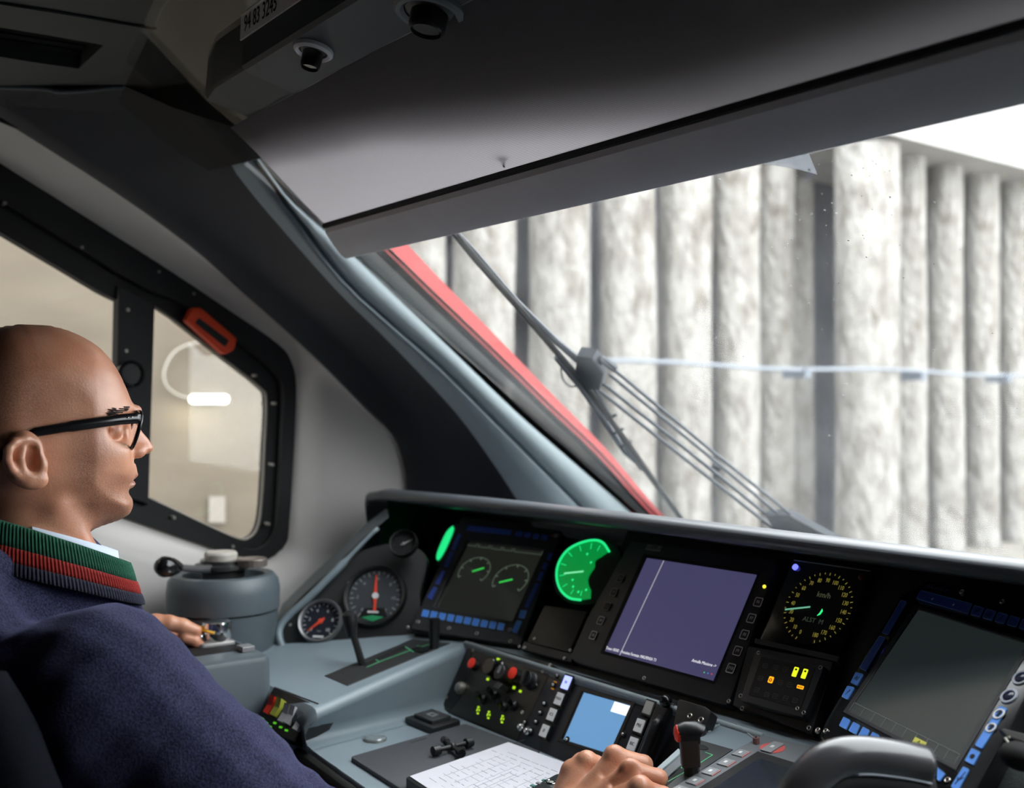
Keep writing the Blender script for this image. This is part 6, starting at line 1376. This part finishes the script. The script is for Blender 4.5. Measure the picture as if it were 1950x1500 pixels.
tcn = nt.nodes.new('ShaderNodeTexCoord'); n1 = nt.nodes.new('ShaderNodeTexNoise'); n1.inputs['Scale'].default_value = 520; n1.inputs['Detail'].default_value = 4; L(tcn.outputs['Object'], n1.inputs['Vector'])
rp = nt.nodes.new('ShaderNodeValToRGB'); rp.color_ramp.elements[0].position = .35; rp.color_ramp.elements[0].color = (.010, .011, .027, 1); rp.color_ramp.elements[1].position = .68; rp.color_ramp.elements[1].color = (.048, .049, .105, 1); L(n1.outputs['Fac'], rp.inputs[0]); L(rp.outputs[0], b.inputs['Base Color'])
bp = nt.nodes.new('ShaderNodeBump'); bp.inputs['Strength'].default_value = .7; bp.inputs['Distance'].default_value = .0015; L(n1.outputs['Fac'], bp.inputs['Height']); L(bp.outputs[0], b.inputs['Normal'])
build(meshof(Vs, Fs), 'sweater', WOOL, man, smooth='all')

# ribbed collar: green over red, pale shirt collar inside
YC = .298; 
def ztop(ph): return -.109 - .078 * ((1 + math.cos(ph)) / 2) ** 1.25
def ring(ph, h, out):
    """ph 0 = front; h 0 top .. 1 bottom; out = extra radius"""
    rx = .074 + .016 * h + out; ry = (.102 if math.cos(ph) > 0 else .098) + .012 * h + out
    return A((XM + rx * math.sin(ph), YC + ry * math.cos(ph), ztop(ph) - .040 * h))
def band(h0, h1, name, mt, thick=.004, n=1000, rib=.0009, a0=.06, a1=2 * math.pi - .06):
    m = Mb(); rws = []
    for k in range(n + 1):
        ph = a0 + (a1 - a0) * k / n; rb_ = rib * math.sin(k * 2 * math.pi / 5.6)
        pr_ = [(h0, -thick), (h0 - .03, -thick * .4), (h0 - .03, thick * .3), (h0, thick + rb_ * .6), (h0 * .7 + h1 * .3, thick + rb_), (h0 * .3 + h1 * .7, thick + rb_), (h1, thick * .9 + rb_ * .8), (h1, -thick)]
        rws.append([ring(ph, h, o) for h, o in pr_])
    m.loft(rws, flip=True); return build(m, name, mt, man, smooth='all')
band(0.0, .56, 'collar_green_band', mat('knit_green', (.006, .085, .046), .9, sheen=.05, bump=.5, bscale=900))
band(.57, .93, 'collar_red_band', mat('knit_red', (.24, .010, .006), .9, sheen=.05, bump=.5, bscale=900), .0045)
band(.94, 1.25, 'collar_base', mat('knit_navy', (.016, .016, .035), .95, sheen=.1, bump=.5, bscale=900), .005)
m = Mb(); rws = []
for k in range(120):
    ph = -1.75 + 3.5 * k / 119; up2 = .013 * max(0, math.cos(ph * .85)) + .002
    rws.append([ring(ph, .5, -.006), ring(ph, .0, -.009) + A((0, 0, up2 * .4)), ring(ph, .0, -.010) + A((0, 0, up2)), ring(ph, 0, -.013) + A((0, 0, up2)), ring(ph, .4, -.016)])
m.loft(rws, flip=True); build(m, 'shirt_collar', mat('pale_blue_shirt', (.55, .62, .74), .8, sheen=.2), man, smooth='all')

# trousers and shoes, under the desk
lo6, X6, Y6, Z6 = grid((-1.56, .02, FLOORZ + .03), (-1.04, .90, -.66), .011); g = None
for s in (1, -1):
    h = chain(X6, Y6, Z6, [(XM + s * .09, .17, -.82), (XM + s * .12, .58, -.79), (XM + s * .115, .60, -1.0), (XM + s * .11, .63, FLOORZ + .10)], [.100, .072, .062, .052], .03); g = h if g is None else smin(g, h, .03)
Vt, Ft = nets(g.astype(np.float64), lo6, .011); build(meshof(Vt, Ft), 'trousers', mat('dark_trousers', (.014, .015, .022), .9, bump=.3, bscale=500), man, smooth='all')
for s in (1, -1):
    m = Mb(); m.tube(spline([(XM + s * .11, .58, FLOORZ + .055), (XM + s * .112, .66, FLOORZ + .06), (XM + s * .118, .76, FLOORZ + .045), (XM + s * .122, .82, FLOORZ + .035)], 12), [.034, .042, .045, .047, .047, .046, .045, .044, .042, .038, .032, .02], 12); build(m, 'shoe', BLACK, man, smooth='all')

# seat back and cushion
st_ = thing('driver_chair', (XM, .0, FLOORZ), 'dark navy driver chair behind the seated driver', 'chair')
SEAT = mat('seat_navy_fabric', (.007, .008, .012), .95, spec=.08, bump=.3, bscale=600)
m = Mb(); m.prism(Fr((XM, 0, 0), (1, 0, 0), n=(0, 1, .12)), rrect(-.25, .25, -.95, -.22, .06, 6), -.16, -.03, .03); build(m, 'backrest', SEAT, st_, smooth=40)
m = Mb(); bl = [atd(-70, 1300, .96), atd(-10, 1400, .95), atd(22, 1480, .945), atd(60, 1580, .94), atd(90, 1700, .94)]
m.tube(spline(bl, 20), [.02] + [.034] * 18 + [.02], 14); build(m, 'side_bolster', SEAT, st_, smooth='all')
m = Mb(); m.prism(Fr((XM, .25, -.88), (1, 0, 0), n=(0, 0, 1)), rrect(-.26, .26, -.28, .25, .06, 6), -.14, 0, .03); build(m, 'cushion', SEAT, st_, smooth=40)
m = Mb(); m.cyl(FLAT, XM, .2, .07, FLOORZ + .002, -1.0, 20); build(m, 'post', BLACK, st_, smooth=40)
